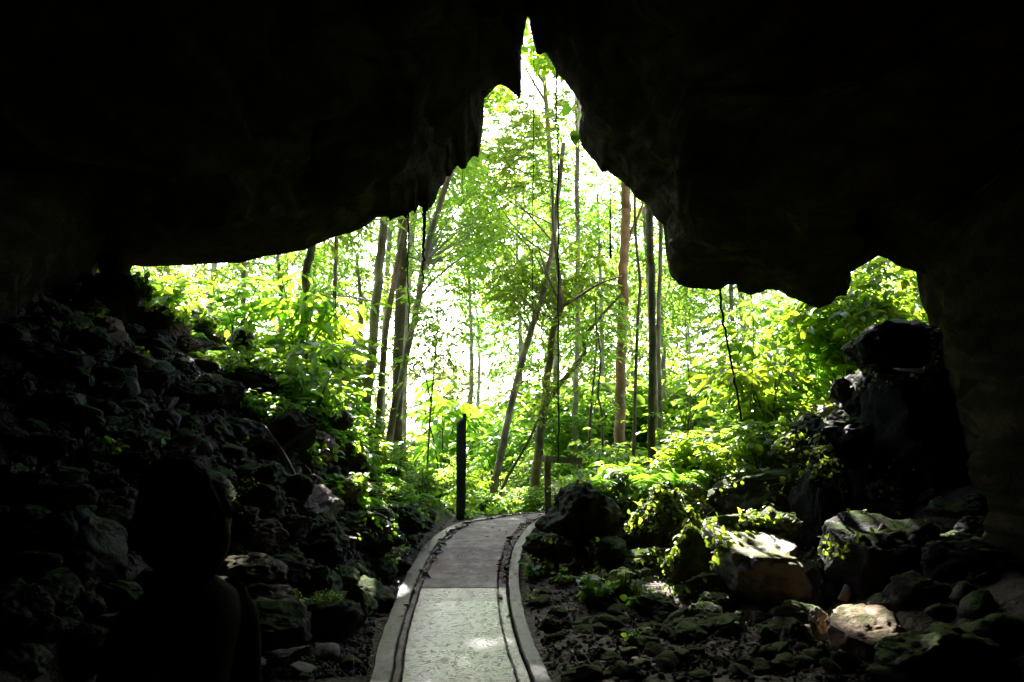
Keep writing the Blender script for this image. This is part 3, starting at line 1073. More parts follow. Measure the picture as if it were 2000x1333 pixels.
# fine gravel: nobody could count it
mb = MB()
gv, gf = rock_verts(300, 'round', True), ICO3_F
_c = bmesh.new()
bmesh.ops.create_icosphere(_c, subdivisions=1, radius=1.0)
PV = np.array([v.co[:] for v in _c.verts])
PF = np.array([[v.index for v in f.verts] for f in _c.faces])
_c.free()
for poly, n, s0, s1 in ((FOOT, 1500, .006, .026), (RFLOOR, 1900, .006, .03), (SLOPE, 2600, .012, .055), (DARKSLOPE, 900, .012, .05)):
    xs = [p[0] for p in poly]
    ys = [p[1] for p in poly]
    k = 0
    while k < n:
        px, py = random.uniform(min(xs), max(xs)), random.uniform(min(ys), max(ys))
        if not inside(poly, px, py):
            continue
        k += 1
        g = ground_at(px, py)
        if g is None:
            continue
        xl, xr = path_edges(g[1])
        if xl - .01 < g[0] < xr + .01:
            continue
        s = random.uniform(s0, s1)
        R = np.array(Quaternion((random.random(), random.random(), random.random(), random.random())).normalized().to_matrix())
        v = (PV * RNG.uniform(.7, 1.2, (len(PV), 1)) * np.array([1.2, .9, .6]) * s) @ R.T
        mb.add(v + np.array([g[0], g[1], g[2] + s * .25]), PF)
setp(mb.build('gravel', M['gravel'], smooth=False), kind='stuff', label='loose gravel and grit on the cave floor')

# rock pillar hanging from the roof at the far left
mb = MB()
cs = [at(226, 470, 10.6), at(226, 520, 10.6), at(228, 560, 10.6), at(232, 600, 10.6), at(236, 640, 10.6), at(240, 665, 10.6)]
tube(mb, smooth_curve(cs, 26), np.interp(np.linspace(0, 1, 26), [0, .3, .7, 1], [.22, .165, .13, .10]), 18, True, .10)
setp(mb.build('rock_pillar', M['cave']), 'dark rock pillar hanging from the roof down to the left slope', 'rock pillar')

# small drip stones on the left lip
for k, (px, py, ln, Y) in enumerate([(764, 424, .07, 11.25), (833, 406, .10, 11.3)]):
    mb = MB()
    a = at(px, py - 14, Y)
    tube(mb, [a, a - np.array([0, 0, .08]), a - np.array([.01, 0, .08 + ln])], [.05, .035, .008], 10, True, .15)
    setp(mb.build('stalactite', M['cave']), ['short dripstone on the left lip near the leaning trunks', 'dripstone at the corner of the left lip above the thick hanging root'][k], 'stalactite')

# ------------------------------------------------------------------ posts
def box(mb, c, sx, sy, sz, rot=0.0, bev=.006):
    """box with slightly bevelled long edges; c = centre of the base"""
    x, y = sx / 2, sy / 2
    b = bev
    ring = np.array([(-x + b, -y), (x - b, -y), (x, -y + b), (x, y - b), (x - b, y), (-x + b, y), (-x, y - b), (-x, -y + b)])
    zs = np.array([0, sz * .25, sz * .5, sz * .75, sz - b, sz])
    V = []
    cr, sr = math.cos(rot), math.sin(rot)
    for k, z in enumerate(zs):
        f = .97 if k == len(zs) - 1 else 1
        w_ = RNG.normal(0, .003, (8, 2))
        p = ring * f + w_
        V.append(np.stack([p[:, 0] * cr - p[:, 1] * sr, p[:, 0] * sr + p[:, 1] * cr, np.full(8, z)], -1) + c)
    V = np.concatenate(V)
    q = [(r * 8 + k, r * 8 + (k + 1) % 8, (r + 1) * 8 + (k + 1) % 8, (r + 1) * 8 + k) for r in range(5) for k in range(8)]
    V = np.vstack([V, V[:8].mean(0), V[-8:].mean(0)])
    t = [(48, (k + 1) % 8, k) for k in range(8)] + [(49, 40 + k, 40 + (k + 1) % 8) for k in range(8)]
    mb.add(V, t, q)


pY = 13.3
pb = at(899, 1000, pY)
ph = at(899, 808, pY)[2] - pb[2]
post = empty('fence_post', (pb[0], pb[1], pb[2] - .15), .5, 'tall dark timber post with a split top, left of the walkway', 'post')
mb = MB()
box(mb, np.zeros(3), .10, .10, ph + .08, 0)
for v_ in mb.v:
    hi_ = v_[:, 2] > ph
    v_[hi_, 2] += v_[hi_, 0] * .9 - .03
mb.build('shaft', M['wood_dark'], post, False)
mb = MB()
box(mb, np.array([.058, .0, .1]), .030, .09, ph + .05, 0)
mb.build('batten', M['wood_dark'], post, False)

rY = 13.6
rb = at(1070, 960, rY)
rt = at(1070, 898, rY)
rail = empty('handrail', (rb[0], rb[1], rb[2] - .5), 0, 'weathered timber handrail corner behind the rounded black boulder', 'handrail')
mb = MB()
box(mb, np.zeros(3), .095, .09, rt[2] - rb[2] + .46, 0)
mb.build('post', M['wood'], rail, False)
mb = MB()
r0 = np.array([-.07, -.01, rt[2] - rb[2] + .4605])
r1 = at(1160, 908, 14.0) - np.array([rb[0], rb[1], rb[2] - .5])
dirv = r1 - r0
dirv = dirv / np.linalg.norm(dirv)
sd = unit(np.cross(dirv, [0, 0, 1]))
upv = np.cross(sd, dirv)
V = []
for t_ in np.linspace(0, .66, 9):
    c = r0 + dirv * t_
    for a, b in ((-.07, 0), (.07, 0), (.07, .10), (-.07, .10)):
        V.append(c + sd * a + upv * b + RNG.normal(0, .002, 3))
q = [(r * 4 + k, r * 4 + (k + 1) % 4, (r + 1) * 4 + (k + 1) % 4, (r + 1) * 4 + k) for r in range(8) for k in range(4)] + [(3, 2, 1, 0), (32, 33, 34, 35)]
mb.add(V, None, q)
mb.build('rail', M['wood'], rail, False)

# ------------------------------------------------------------------ where the sun comes through
def gap(px, py, Y, r):
    GAPS.append((at(px, py, Y), r))


gap(1490, 1075, 9.1, .8)
gap(1705, 1245, 6.75, .36)
gap(450, 1105, 7.1, .22)
gap(800, 1190, 7.75, .12)
gap(1560, 865, 10.4, .7)
gap(1520, 1010, 9.5, .18)
gap(1345, 1075, 9.2, .22)
gap(1395, 1200, 7.6, .14)
gap(1250, 870, 11.4, .9)
gap(1390, 870, 11.4, .7)
gap(670, 800, 11.5, .8)
gap(760, 900, 11.5, .34)
gap(705, 855, 11.5, .42)
gap(820, 950, 12.0, .26)
gap(745, 845, 11.6, .36)
gap(700, 920, 11.0, .3)
gap(560, 720, 11.8, .9)
gap(620, 770, 12.2, .9)
gap(540, 720, 11.5, .8)
gap(1590, 1210, 7.3, .05)
gap(1660, 1010, 8.4, .12)

gap(450, 600, 13.5, 1.3)
gap(330, 560, 13.5, 1.0)
gap(600, 640, 13.0, .9)
gap(1500, 700, 13.6, 1.6)
gap(1640, 680, 13.2, .9)
gap(1710, 570, 13.0, .8)
gap(1000, 985, 15.4, .5)

# ------------------------------------------------------------------ trees


def tree(name, pts, r0, r1, label, bark='bark_grey', leaf='leaf_tree', crowns=(), group=None, limbs=8, cat='tree', L=.12, seed=0, up_to=None, nspray=11, twig=.5, forks=()):
    """pts: pixels with distance (px, py, Y) from the foot upward; crowns: (px, py, Y, rx_px, ry_px, depth_m, twigs)"""
    global RNG
    RNG = np.random.default_rng(1000 + seed)
    P = [at(*p) for p in pts]
    foot = P[0].copy()
    g = gz(foot[0], foot[1])
    if g < foot[2]:
        d = P[0] - P[1]
        foot = P[0] + d / max(abs(d[2]), .3) * (foot[2] - g + .15) * .6
        foot[2] = gz(foot[0], foot[1]) - .15
        P = [foot] + P
    else:
        P[0][2] -= .1
    if up_to:
        d = unit(P[-1] - P[-2])
        d = unit(d * .6 + np.array([0, 0, .4]))
        P.append(P[-1] + d * (up_to - P[-1][2]) / max(d[2], .3))
    base = P[0].copy()
    root = empty(name, base, 0, label, cat, group)
    mb = MB()
    C = smooth_curve(P, 40)
    C[2:-1] += RNG.normal(0, r0 * .10, (37, 3)) * np.array([1, 1, 0])
    tube(mb, C - base, np.interp(np.linspace(0, 1, 40), [0, .04, .12, 1], [r0 * 1.45, r0 * 1.15, r0, r1]), 10, True, .06)
    for fk, fr in forks:
        F = [at(*p) for p in fk]
        F[0] = C[np.argmin(np.linalg.norm(C - F[0], axis=1))]
        F = smooth_curve(F, 22)
        tube(mb, F - base, np.linspace(fr, fr * .45, 22), 7, True, .05)
    lf = MB()
    # climbers and side shoots along the trunk
    nb = 16 if cat == 'tree' else 6
    tt = C[RNG.integers(3, 38, nb)]
    aa = RNG.uniform(0, 2 * np.pi, nb)
    m2 = MB()
    sprays(m2, tt, np.stack([np.cos(aa), np.sin(aa), RNG.uniform(-.2, .6, nb)], -1), 7, .32, min(L, .15), .5, .3, FINE, .3)
    v, t, q = m2.arrays()
    lf.add(v - base, t, q)
    for (cx, cy, Y, rx, ry, dm, n) in crowns:
        c = at(cx, cy, Y)
        R = np.array([rx * Y / FPX, dm, ry * Y / FPX])
        pts_, dr = ellipsoid_points(c, R, n, .35)
        # limbs run from the trunk out to the twigs
        k = min(limbs, n)
        tr = C[int(len(C) * .45):]
        clear = lit_filter(pts_)
        for p in pts_[:k][clear[:k]]:
            lo = tr[np.argmin(np.abs(tr[:, 2] - (p[2] - .9 * np.linalg.norm(tr[:, :2].mean(0) - p[:2]))))]
            mid = (lo + p) / 2 + RNG.normal(0, .12, 3) * np.linalg.norm(p - lo) * .5 - np.array([0, 0, .06]) * np.linalg.norm(p - lo)
            rr = min(r0 * .3, .005 + .007 * np.linalg.norm(p - lo))
            tube(mb, smooth_curve([lo, mid, p], 9) - base, np.linspace(rr, .006, 9), 5, False)
        A = dr * np.array([1, 1, .25]) + RNG.normal(0, .45, (n, 3)) * np.array([1, 1, .5])
        A[:, 2] -= .12
        m2 = MB()
        sprays(m2, pts_, A, nspray, twig, L, .44, .25, FINE if L < .17 else BROAD, .25)
        v, t, q = m2.arrays()
        lf.add(v - base, t, q)
        # the twigs themselves
        A = unit(A)
        for p, a in [] if L >= .17 else list(zip(pts_[clear], A[clear]))[::2]:
            tube(mb, np.array([p - base, p + a * twig * .5 - base, p + a * twig * .95 - base - np.array([0, 0, .04])]), [.006, .004, .002], 3, False)
    mb.build('trunk', M[bark], root)
    if lf.n:
        lf.build('crown', M[leaf], root)
    return root


PXM = FPX  # pixels per unit of slope
# --- the trees one can tell apart, left to right
G = 'forest trees beyond the cave mouth'
tree('tree', [(474, 690, 15), (475, 600, 15), (476, 515, 15), (478, 430, 15)], 0.045, 0.036, 'slender straight tree among the shrubs at the far left', 'bark_grey', 'leaf_broad', [(470, 470, 15, 130, 60, 1.5, 114)], G, 6, L=.17, seed=1, up_to=7)
tree('tree', [(572, 700, 12.8), (592, 640, 12.8), (600, 590, 12.9), (597, 540, 13), (606, 495, 13), (612, 440, 13.2)], 0.070, 0.056, 'crooked dark tree bent like an S on the left slope', 'bark_dark', 'leaf_broad', [(600, 410, 13.4, 130, 60, 1.2, 138)], G, 6, L=.17, seed=2, up_to=6)
tree('tree', [(655, 730, 15), (653, 600, 15), (657, 470, 15), (660, 380, 15)], 0.041, 0.032, 'thin pole tree between the crooked tree and the leaning trunks', 'bark_grey', 'leaf_tree', [(660, 440, 15.5, 90, 90, 1.5, 161)], G, 8, L=.12, seed=3, up_to=8)
tree('tree', [(714, 800, 15), (727, 690, 15), (737, 560, 15), (750, 440, 15), (765, 330, 15)], 0.086, 0.072, 'grey trunk leaning slightly right, leftmost of the group of four', 'bark_grey', 'leaf_tree', [(640, 330, 24, 200, 80, 3, 2)], G, 8, seed=4, up_to=12)
tree('tree', [(742, 790, 15.6), (752, 660, 15.6), (768, 560, 15.6), (785, 470, 15.6), (793, 430, 15.6), (812, 330, 15.6)], 0.057, 0.044, 'thinner grey trunk just right of the leftmost of the four', 'bark_brown', 'leaf_tree', [], G, 8, seed=5, up_to=10)
tree('tree', [(776, 800, 16.5), (778, 680, 16.5), (783, 560, 16.5), (787, 430, 16.5), (792, 330, 16.5)], 0.102, 0.088, 'dark upright trunk in the group of four at left centre', 'bark_dark', 'leaf_tree', [(800, 360, 17.5, 60, 60, 1.5, 92)], G, 6, seed=6, up_to=13)
tree('tree', [(772, 790, 16), (795, 690, 16), (815, 590, 16), (835, 480, 16), (862, 390, 16), (882, 330, 16), (915, 230, 16)], 0.066, 0.048, 'leaning trunk whose top reaches the left lip of the cave', 'bark_grey', 'leaf_tree', [(820, 330, 19.5, 90, 80, 1.3, 130), (880, 440, 19.5, 55, 70, .9, 80), (880, 500, 17, 60, 90, 1.2, 82), (925, 400, 18, 50, 90, 1.2, 59)], G, 10, L=.12, seed=7, up_to=11,  # first two leaf clumps added to shade the far walkway
     forks=[([(815, 590, 16), (850, 545, 16.2), (900, 505, 16.6), (945, 480, 17)], .025)])
tree('sapling', [(838, 850, 15), (842, 790, 15), (850, 700, 15), (855, 630, 15), (850, 560, 15)], 0.018, 0.010, 'spindly sapling against the bright clearing left of the dark post', 'bark_brown', 'leaf_tree', [(850, 620, 15, 55, 90, .8, 78)], None, 12, 'sapling', L=.13, seed=8, forks=[([(842, 790, 15), (828, 720, 15), (815, 650, 15), (822, 600, 15)], .014)])
tree('tree', [(965, 955, 17.5), (978, 890, 17.5), (1000, 790, 17.5), (1025, 690, 17.5), (1045, 620, 17.5), (1062, 570, 17.5), (1080, 470, 17.5)], 0.082, 0.048, 'pale leaning trunk right of the dark post', 'bark_grey', 'leaf_tree', [(1010, 480, 18.5, 75, 110, 1.5, 260), (965, 380, 19, 60, 130, 1.5, 220)], G, 12, L=.13, seed=9, up_to=7.5)
tree('tree', [(1044, 950, 16.5), (1052, 870, 16.5), (1063, 795, 16.5), (1072, 710, 16.5), (1082, 640, 16.5), (1095, 600, 16.5), (1090, 520, 16.6), (1080, 430, 16.8), (1075, 300, 17)], 0.094, 0.024, 'forked tree with a crooked right limb, centre of the mouth', 'bark_brown', 'leaf_tree',
     [(1085, 330, 17.5, 110, 150, 1.6, 436), (1120, 500, 17, 100, 90, 1.4, 299), (1050, 560, 17, 70, 70, 1.2, 92), (1180, 420, 17.5, 70, 80, 1.3, 161)], G, 14, L=.14, seed=10, nspray=16,
     forks=[([(1062, 800, 16.5), (1090, 755, 16.4), (1120, 720, 16.3), (1142, 690, 16.3), (1140, 660, 16.3), (1160, 635, 16.3), (1190, 600, 16.3), (1215, 575, 16.3)], .055),
            ([(1093, 602, 16.5), (1130, 580, 16.5), (1170, 555, 16.4), (1215, 540, 16.4)], .035),
            ([(1093, 602, 16.5), (1070, 540, 16.6), (1050, 480, 16.8)], .03)])
tree('sapling', [(985, 945, 16), (1010, 900, 16), (1038, 850, 16), (1058, 800, 16), (1070, 760, 16)], 0.033, 0.016, 'bare sapling slanting across the foot of the forked tree', 'bark_brown', 'leaf_tree', [(1075, 740, 16, 40, 40, .5, 27)], None, 4, 'sapling', seed=11)
tree('sapling', [(1150, 900, 16), (1153, 820, 16), (1160, 740, 16), (1165, 670, 16), (1163, 590, 16)], 0.026, 0.016, 'thin upright sapling left of the orange trunk', 'bark_brown', 'leaf_tree', [(1165, 610, 16, 50, 60, .8, 82)], None, 8, 'sapling', seed=12)
tree('sapling', [(1177, 880, 15.5), (1176, 810, 15.5), (1168, 770, 15.5), (1173, 710, 15.5), (1168, 650, 15.5)], 0.026, 0.016, 'kinked thin sapling nearest the orange trunk on its left', 'bark_brown', 'leaf_tree', [(1180, 640, 15.5, 45, 50, .7, 59)], None, 8, 'sapling', seed=13)
tree('tree', [(1209, 890, 18), (1212, 780, 18), (1216, 660, 18), (1217, 560, 18), (1219, 490, 18), (1222, 420, 18), (1223, 340, 18)], 0.115, 0.096, 'orange-brown trunk right of centre', 'bark_orange', 'leaf_tree', [(1210, 350, 19, 90, 70, 1.5, 184)], G, 10, seed=14, up_to=13, forks=[([(1219, 500, 18), (1232, 455, 18), (1255, 400, 18), (1270, 330, 18)], .045)])
tree('tree', [(1273, 860, 14.8), (1274, 740, 14.8), (1274, 620, 14.8), (1271, 500, 14.8), (1268, 400, 14.8), (1266, 300, 14.8)], 0.067, 0.058, 'dark mossy upright trunk right of the orange one', 'bark_dark', 'leaf_broad', [(1290, 480, 15.5, 50, 90, .9, 92)], G, 8, L=.16, seed=15, up_to=11)
tree('tree', [(1289, 840, 17), (1287, 720, 17), (1286, 600, 17), (1290, 480, 17)], 0.049, 0.040, 'thin green trunk close behind the dark mossy one', 'bark_grey', 'leaf_tree', [], G, 6, seed=16, up_to=9)
tree('tree', [(1245, 640, 15.5), (1250, 560, 15.5), (1243, 480, 15.5), (1240, 420, 15.5), (1240, 340, 15.5)], 0.029, 0.024, 'thin stem just left of the dark mossy trunk', 'bark_brown', 'leaf_tree', [(1230, 470, 16, 60, 80, 1.0, 92)], G, 6, seed=17)
tree('sapling', [(1350, 860, 16), (1347, 760, 16), (1342, 690, 16), (1338, 610, 16)], 0.018, 0.012, 'straight thin sapling before the bright gap at right', 'bark_grey', 'leaf_pale', [(1340, 610, 16, 45, 40, .7, 32)], None, 4, 'sapling', seed=18)
tree('sapling', [(1415, 850, 17), (1413, 760, 17), (1416, 690, 17), (1425, 600, 17)], 0.021, 0.013, 'thin sapling behind the slanting liana', 'bark_grey', 'leaf_pale', [(1430, 600, 17, 60, 45, .7, 46)], None, 4, 'sapling', seed=19)
tree('tree', [(1125, 890, 21), (1124, 780, 21), (1128, 650, 21), (1128, 520, 21)], 0.074, 0.056, 'hazy grey trunk behind the forked tree', 'bark_grey', 'leaf_pale', [(1130, 380, 23, 120, 160, 2, 252)], G, 10, L=.15, seed=20, up_to=10)
tree('tree', [(1445, 860, 20), (1440, 760, 20), (1432, 640, 20)], 0.066, 0.048, 'pale trunk seen through the leaves right of the liana', 'bark_grey', 'leaf_pale', [(1440, 560, 21, 110, 60, 1.6, 138)], G, 8, L=.15, seed=21, up_to=8)
# understory trees with big drooping leaves, right
tree('tree', [(1600, 830, 13.6), (1590, 740, 13.6), (1565, 660, 13.6), (1540, 600, 13.6)], 0.029, 0.014, 'small tree with long drooping leaves below the right roof lip', 'bark_brown', 'leaf_pale', [(1500, 660, 13.6, 110, 80, .8, 80), (1600, 660, 13.8, 70, 70, .7, 46)], 'big leaved understory trees at right', 14, L=.21, seed=22, nspray=6, twig=.5)
tree('tree', [(1420, 860, 14.2), (1425, 780, 14.2), (1440, 700, 14.2), (1460, 640, 14.2)], 0.023, 0.012, 'small tree of broad leaves just right of the slanting liana', 'bark_brown', 'leaf_broad', [(1440, 680, 14.3, 75, 65, .7, 78)], 'big leaved understory trees at right', 10, L=.23, seed=23, nspray=6, twig=.5)
tree('tree', [(1690, 640, 12.6), (1700, 600, 12.6), (1715, 560, 12.6), (1720, 510, 12.6)], 0.025, 0.013, 'leafy bush tree filling the notch under the right roof', 'bark_brown', 'leaf_broad', [(1720, 565, 12.9, 110, 75, .7, 151), (1640, 620, 12.8, 70, 60, .6, 78)], 'big leaved understory trees at right', 12, L=.20, seed=24, nspray=8, twig=.45)
tree('tree', [(1545, 800, 15.5), (1540, 720, 15.5), (1530, 650, 15.5), (1520, 590, 15.5)], 0.033, 0.016, 'bright tree behind the drooping leaves at right', 'bark_grey', 'leaf_pale', [(1540, 640, 15.8, 160, 80, 1.0, 184)], 'big leaved understory trees at right', 12, L=.22, seed=25, nspray=8, twig=.5)
# left background trees behind the shrubs
for i, (px, Y, cy, rx, ry, n, lab) in enumerate([
        (330, 17, 520, 130, 70, 80, 'leafy tree behind the shrubs at the far left end of the opening'),
        (545, 18, 490, 110, 80, 80, 'leafy tree behind the crooked dark tree'),
        (700, 19, 500, 80, 110, 80, 'leafy tree filling the gap left of the four trunks'),
        (640, 24, 560, 110, 120, 70, 'paler tree deeper in the wood behind the four trunks')]):
    tree('tree', [(px, 700, Y), (px + 5, 600, Y), (px - 4, cy, Y)], .08, .03, lab, 'bark_grey', 'leaf_tree' if i < 3 else 'leaf_pale', [(px, cy, Y + .5, rx, ry, 1.8, n * 2)], 'background trees at left', 12, L=.15, seed=40 + i)
# background trees, centre and right
for i, (px, Y, cy, rx, ry, n, lab) in enumerate([
        (1010, 30, 300, 120, 180, 150, 'tall pale tree whose top shows in the crack of the roof'),
        (1170, 28, 330, 120, 170, 150, 'tall bright tree under the right edge of the roof'),
        (1060, 34, 620, 160, 130, 130, 'pale tree in the distance behind the forked tree'),
        (1230, 33, 640, 110, 160, 110, 'pale tree in the distance behind the orange trunk'),
        (1290, 24, 520, 70, 110, 70, 'bright tree behind the dark mossy trunk'),
        (1650, 22, 620, 160, 90, 80, 'bright tree behind the big leaves under the right notch'),
        (915, 28, 430, 75, 110, 90, 'pale tree whose crown hangs over the white clearing'),
        (930, 40, 520, 60, 150, 80, 'thin pale tree at the edge of the white clearing'),
        (1340, 36, 520, 80, 110, 80, 'pale tree above the bright gap at right')]):
    tree('tree', [(px, 880, Y), (px + 6, 700, Y), (px - 3, cy + ry * .3, Y)], .11, .04, lab, 'bark_grey', 'leaf_pale', [(px, cy, Y, rx, ry, 2.6, int(n * 2.7))], 'background trees at centre and right', 14, L=.19 if Y < 32 else .23, seed=60 + i, twig=.7)

# canopy trees added on the sunny side; unseen crowns shade the cave floor
k = 0
for (x, Y, zc, rx, ry, rz, n) in [(-7.5, 25.5, 13.0, 2.9, 2.6, 1.2, 200), (-3.6, 26.0, 13.2, 2.9, 2.7, 1.2, 230), (.9, 26.3, 13.8, 2.9, 2.6, 1.2, 230), (5.3, 25.8, 13.0, 2.9, 2.6, 1.2, 200),
                                  (-5.6, 22.4, 11.3, 2.4, 2.0, 1.0, 150), (3.0, 22.4, 11.3, 2.4, 2.0, 1.0, 150), (-1.3, 22.6, 11.8, 2.2, 2.0, 1.0, 130), (-3.0, 29.4, 14.0, 2.6, 2.4, 1.4, 230), (-5.8, 29.0, 13.2, 2.3, 2.0, 1.0, 110), (-2.5, 22.2, 9.3, 1.4, 1.4, 1.3, 120)]:
    RNG = np.random.default_rng(500 + k)
    bx = {0: -9.0, 1: -3.3, 2: 1.3, 3: 6.9, 4: -5.2, 5: 3.6, 6: -2.85, 7: -4.4, 8: -7.9, 9: -2.95}[k]
    g = gz(bx, Y)
    cx0 = x - bx
    x = bx
    root = empty('tree', (x, Y, g - .1), 0, 'added canopy tree with a bare straight trunk, its unseen crown shading the cave floor', 'tree', 'added canopy trees that shade the cave floor')
    mb = MB()
    C = smooth_curve([(0, 0, 0), (.05, .1, zc * .35 - g), (cx0 * .25, 0, zc * .7 - g), (cx0, 0, zc - g + .4)], 24)
    tube(mb, C, np.linspace(.12, .06, 24), 9, True, .05)
    P, d = ellipsoid_points((cx0, 0, zc - g + .1), (rx, ry, rz), n, .3)
    for p in P[:16][lit_filter(P[:16] + np.array([x, Y, g - .1]))]:
        lo = C[int(len(C) * RNG.uniform(.72, .95))]
        tube(mb, smooth_curve([lo, (lo + p) / 2 - np.array([0, 0, .2]), p], 7), np.linspace(.05, .012, 7), 5, False)
    lf = MB()
    A = d * np.array([1, 1, .2]) + RNG.normal(0, .5, (n, 3)) * np.array([1, 1, .4])
    sprays(lf, P + np.array([x, Y, g - .1]), A, 10, 1.0, .36, .5, .15, BROAD, .25)
    v, t, q = lf.arrays()
    lf2 = MB()
    lf2.add(v - np.array([x, Y, g - .1]), t, q)
    mb.build('trunk', M['bark_grey'], root)
    lf2.build('crown', M['leaf_tree'], root)
    k += 1

# ------------------------------------------------------------------ shrubs


def shrub_proto(name, seed, h, r, nst, L, ratio, leaf, nspray=6, shape=BROAD, twig=.35, droop=.35, label='', cat='shrub', group=None, dens=9, stem='stem'):
    global RNG
    RNG = np.random.default_rng(2000 + seed)
    root = empty(name, (0, 0, -50), 0, label, cat, group)
    st = MB()
    lf = MB()
    for i in range(nst):
        a = RNG.uniform(0, 2 * np.pi)
        out = np.array([math.cos(a), math.sin(a), 0])
        top = out * r * RNG.uniform(.3, 1) + np.array([0, 0, h * RNG.uniform(.55, 1)])
        mid = out * r * .25 + np.array([0, 0, top[2] * .55])
        C = smooth_curve([out * .03, mid, top], 10)
        tube(st, C, np.linspace(.012, .004, 10) * (.6 + .4 * h), 5, False)
        kk = dens
        j = RNG.integers(3, 10, kk)
        base = C[j]
        aa = RNG.uniform(0, 2 * np.pi, kk)
        A = np.stack([np.cos(aa), np.sin(aa), RNG.uniform(.0, .7, kk)], -1)
        sprays(lf, base, A, nspray, twig, L, ratio, droop, shape, .22, gaps=False)
    st.build('stem', M[stem], root)
    lf.build('foliage', M[leaf], root)
    return root


def fern_proto(seed, n, ln, label, group):
    global RNG
    RNG = np.random.default_rng(3000 + seed)
    root = empty('fern', (0, 0, -50), 0, label, 'fern', group)
    for i in range(n):
        mb = MB()
        a = 2 * np.pi * i / n + RNG.uniform(-.3, .3)
        l_ = ln * RNG.uniform(.75, 1.15)
        out = np.array([math.cos(a), math.sin(a), 0])
        rise = RNG.uniform(.55, .95)
        t = np.linspace(0, 1, 26)
        C = out * (l_ * (t * .85))[:, None] + np.array([0, 0, 1.0]) * (l_ * (rise * t - (rise * .95) * t ** 2.3))[:, None]
        tube(mb, C, np.linspace(.006, .0015, 26), 4, False)
        T = unit(np.gradient(C, axis=0))
        S = unit(np.cross(T, [0, 0, 1.0]))
        Nn = np.cross(S, T)
        for sg in (1, -1):
            k = np.arange(4, 26)
            tt = t[k]
            ll = l_ * .27 * np.sin(np.clip((tt - .08) * 1.12, 0, 1) ** .75 * np.pi * .93 + .12)
            D = S[k] * sg * .92 + T[k] * .42 + Nn[k] * -.08 + RNG.normal(0, .05, (len(k), 3))
            add_leaves(mb, C[k], D, Nn[k] + RNG.normal(0, .1, (len(k), 3)), np.maximum(ll, .012), np.full(len(k), l_ * .036), FINE)
        mb.build('frond', M['leaf_fern'], root)
    return root


SH = dict(
    broad=shrub_proto('shrub', 1, .75, .45, 7, .18, .6, 'leaf_broad', 5, dens=5, label='x', group='x'),
    broad2=shrub_proto('shrub', 2, 1.15, .6, 8, .19, .58, 'leaf_broad', 6, dens=6, label='x', group='x', twig=.42),
    pale=shrub_proto('shrub', 3, 1.1, .6, 8, .17, .5, 'leaf_pale', 6, dens=7, label='x', group='x', twig=.4),
    long=shrub_proto('shrub', 4, 1.3, .6, 6, .26, .34, 'leaf_broad', 6, dens=7, label='x', group='x', twig=.5, droop=.5),
    fine=shrub_proto('shrub', 5, 1.0, .6, 8, .09, .5, 'leaf_tree', 9, FINE, dens=12, label='x', group='x', twig=.4),
    herb=shrub_proto('herb', 6, .22, .12, 5, .085, .68, 'leaf_broad', 4, dens=3, label='x', group='x', twig=.08, cat='herb'),
    herb2=shrub_proto('herb', 7, .32, .16, 4, .10, .62, 'leaf_broad', 4, dens=4, label='x', group='x', twig=.10, cat='herb'),
    palm=None)
FE = [fern_proto(1, 8, .75, 'x', 'x'), fern_proto(2, 6, .6, 'x', 'x'), fern_proto(3, 9, .95, 'x', 'x')]
SEEN = set()


def put(root, loc, sc, label, group, rz=None):
    rz = random.uniform(0, 6.28) if rz is None else rz
    if root.name not in SEEN:
        SEEN.add(root.name)
        root.location = loc
        root.rotation_euler = (0, 0, rz)
        root.scale = (sc,) * 3
        root['label'] = label
        root['group'] = group
        return root
    return dup(root, loc, rz, sc, label, group)


def put_px(key, px, py, sc, label, group, Y=None):
    """foot of the plant seen at a pixel (on the ground inside the mouth), or at a given distance"""
    r = SH[key] if isinstance(key, str) else FE[key]
    if Y is None:
        g = ground_at(px, py)
        if g is None:
            return
    else:
        x = at(px, py, Y)[0]
        g = np.array([x, Y, gz(x, Y)])
    put(r, (g[0], g[1], g[2] - .02), sc, label, group)


# left slope: bright shrubs, ferns, herbs around the crest
r = random.Random(21)
for (px, py, k, s) in [(640, 800, 'broad', .8), (680, 830, 'broad', .9), (720, 855, 'broad2', .7), (760, 880, 'broad', .95), (700, 890, 'broad', .7), (810, 905, 'broad', .8),
                       (850, 940, 'broad', .7), (775, 935, 'broad', .65), (830, 970, 'broad', .6), (660, 860, 'broad', .6), (745, 820, 'broad2', .8), (800, 860, 'broad2', .7),
                       (600, 775, 'broad', .7), (560, 740, 'broad', .7), (870, 965, 'fine', .5), (735, 915, 'broad', .6), (880, 985, 'broad', .45)]:
    put_px(k, px, py, s * r.uniform(.9, 1.1), 'bright broad leaved shrub on the sunlit edge of the left slope', 'shrubs on the sunlit edge of the left slope')
BAND = [(330, 610), (420, 610), (560, 700), (680, 790), (800, 870), (890, 985), (800, 1005), (700, 940), (610, 850), (540, 770), (430, 690)]
k_ = 0
while k_ < 42:
    px, py = r.uniform(330, 890), r.uniform(600, 1005)
    if inside(BAND, px, py):
        k_ += 1
        put_px(r.choice(['broad', 'herb2', 'pale', 'broad', 'herb2']), px, py, r.uniform(.35, .65), 'low leafy plant spilling down the rim of the left slope', 'low plants along the rim of the left slope')
for i in range(9):
    px, py = [(470, 700), (520, 735), (545, 760), (620, 815), (655, 880), (690, 915), (740, 950), (790, 985), (840, 990)][i]
    put_px(r.choice([0, 1, 2]), px, py, r.uniform(.5, .75), 'small bright fern on the rim of the left slope', 'small ferns along the rim of the left slope')
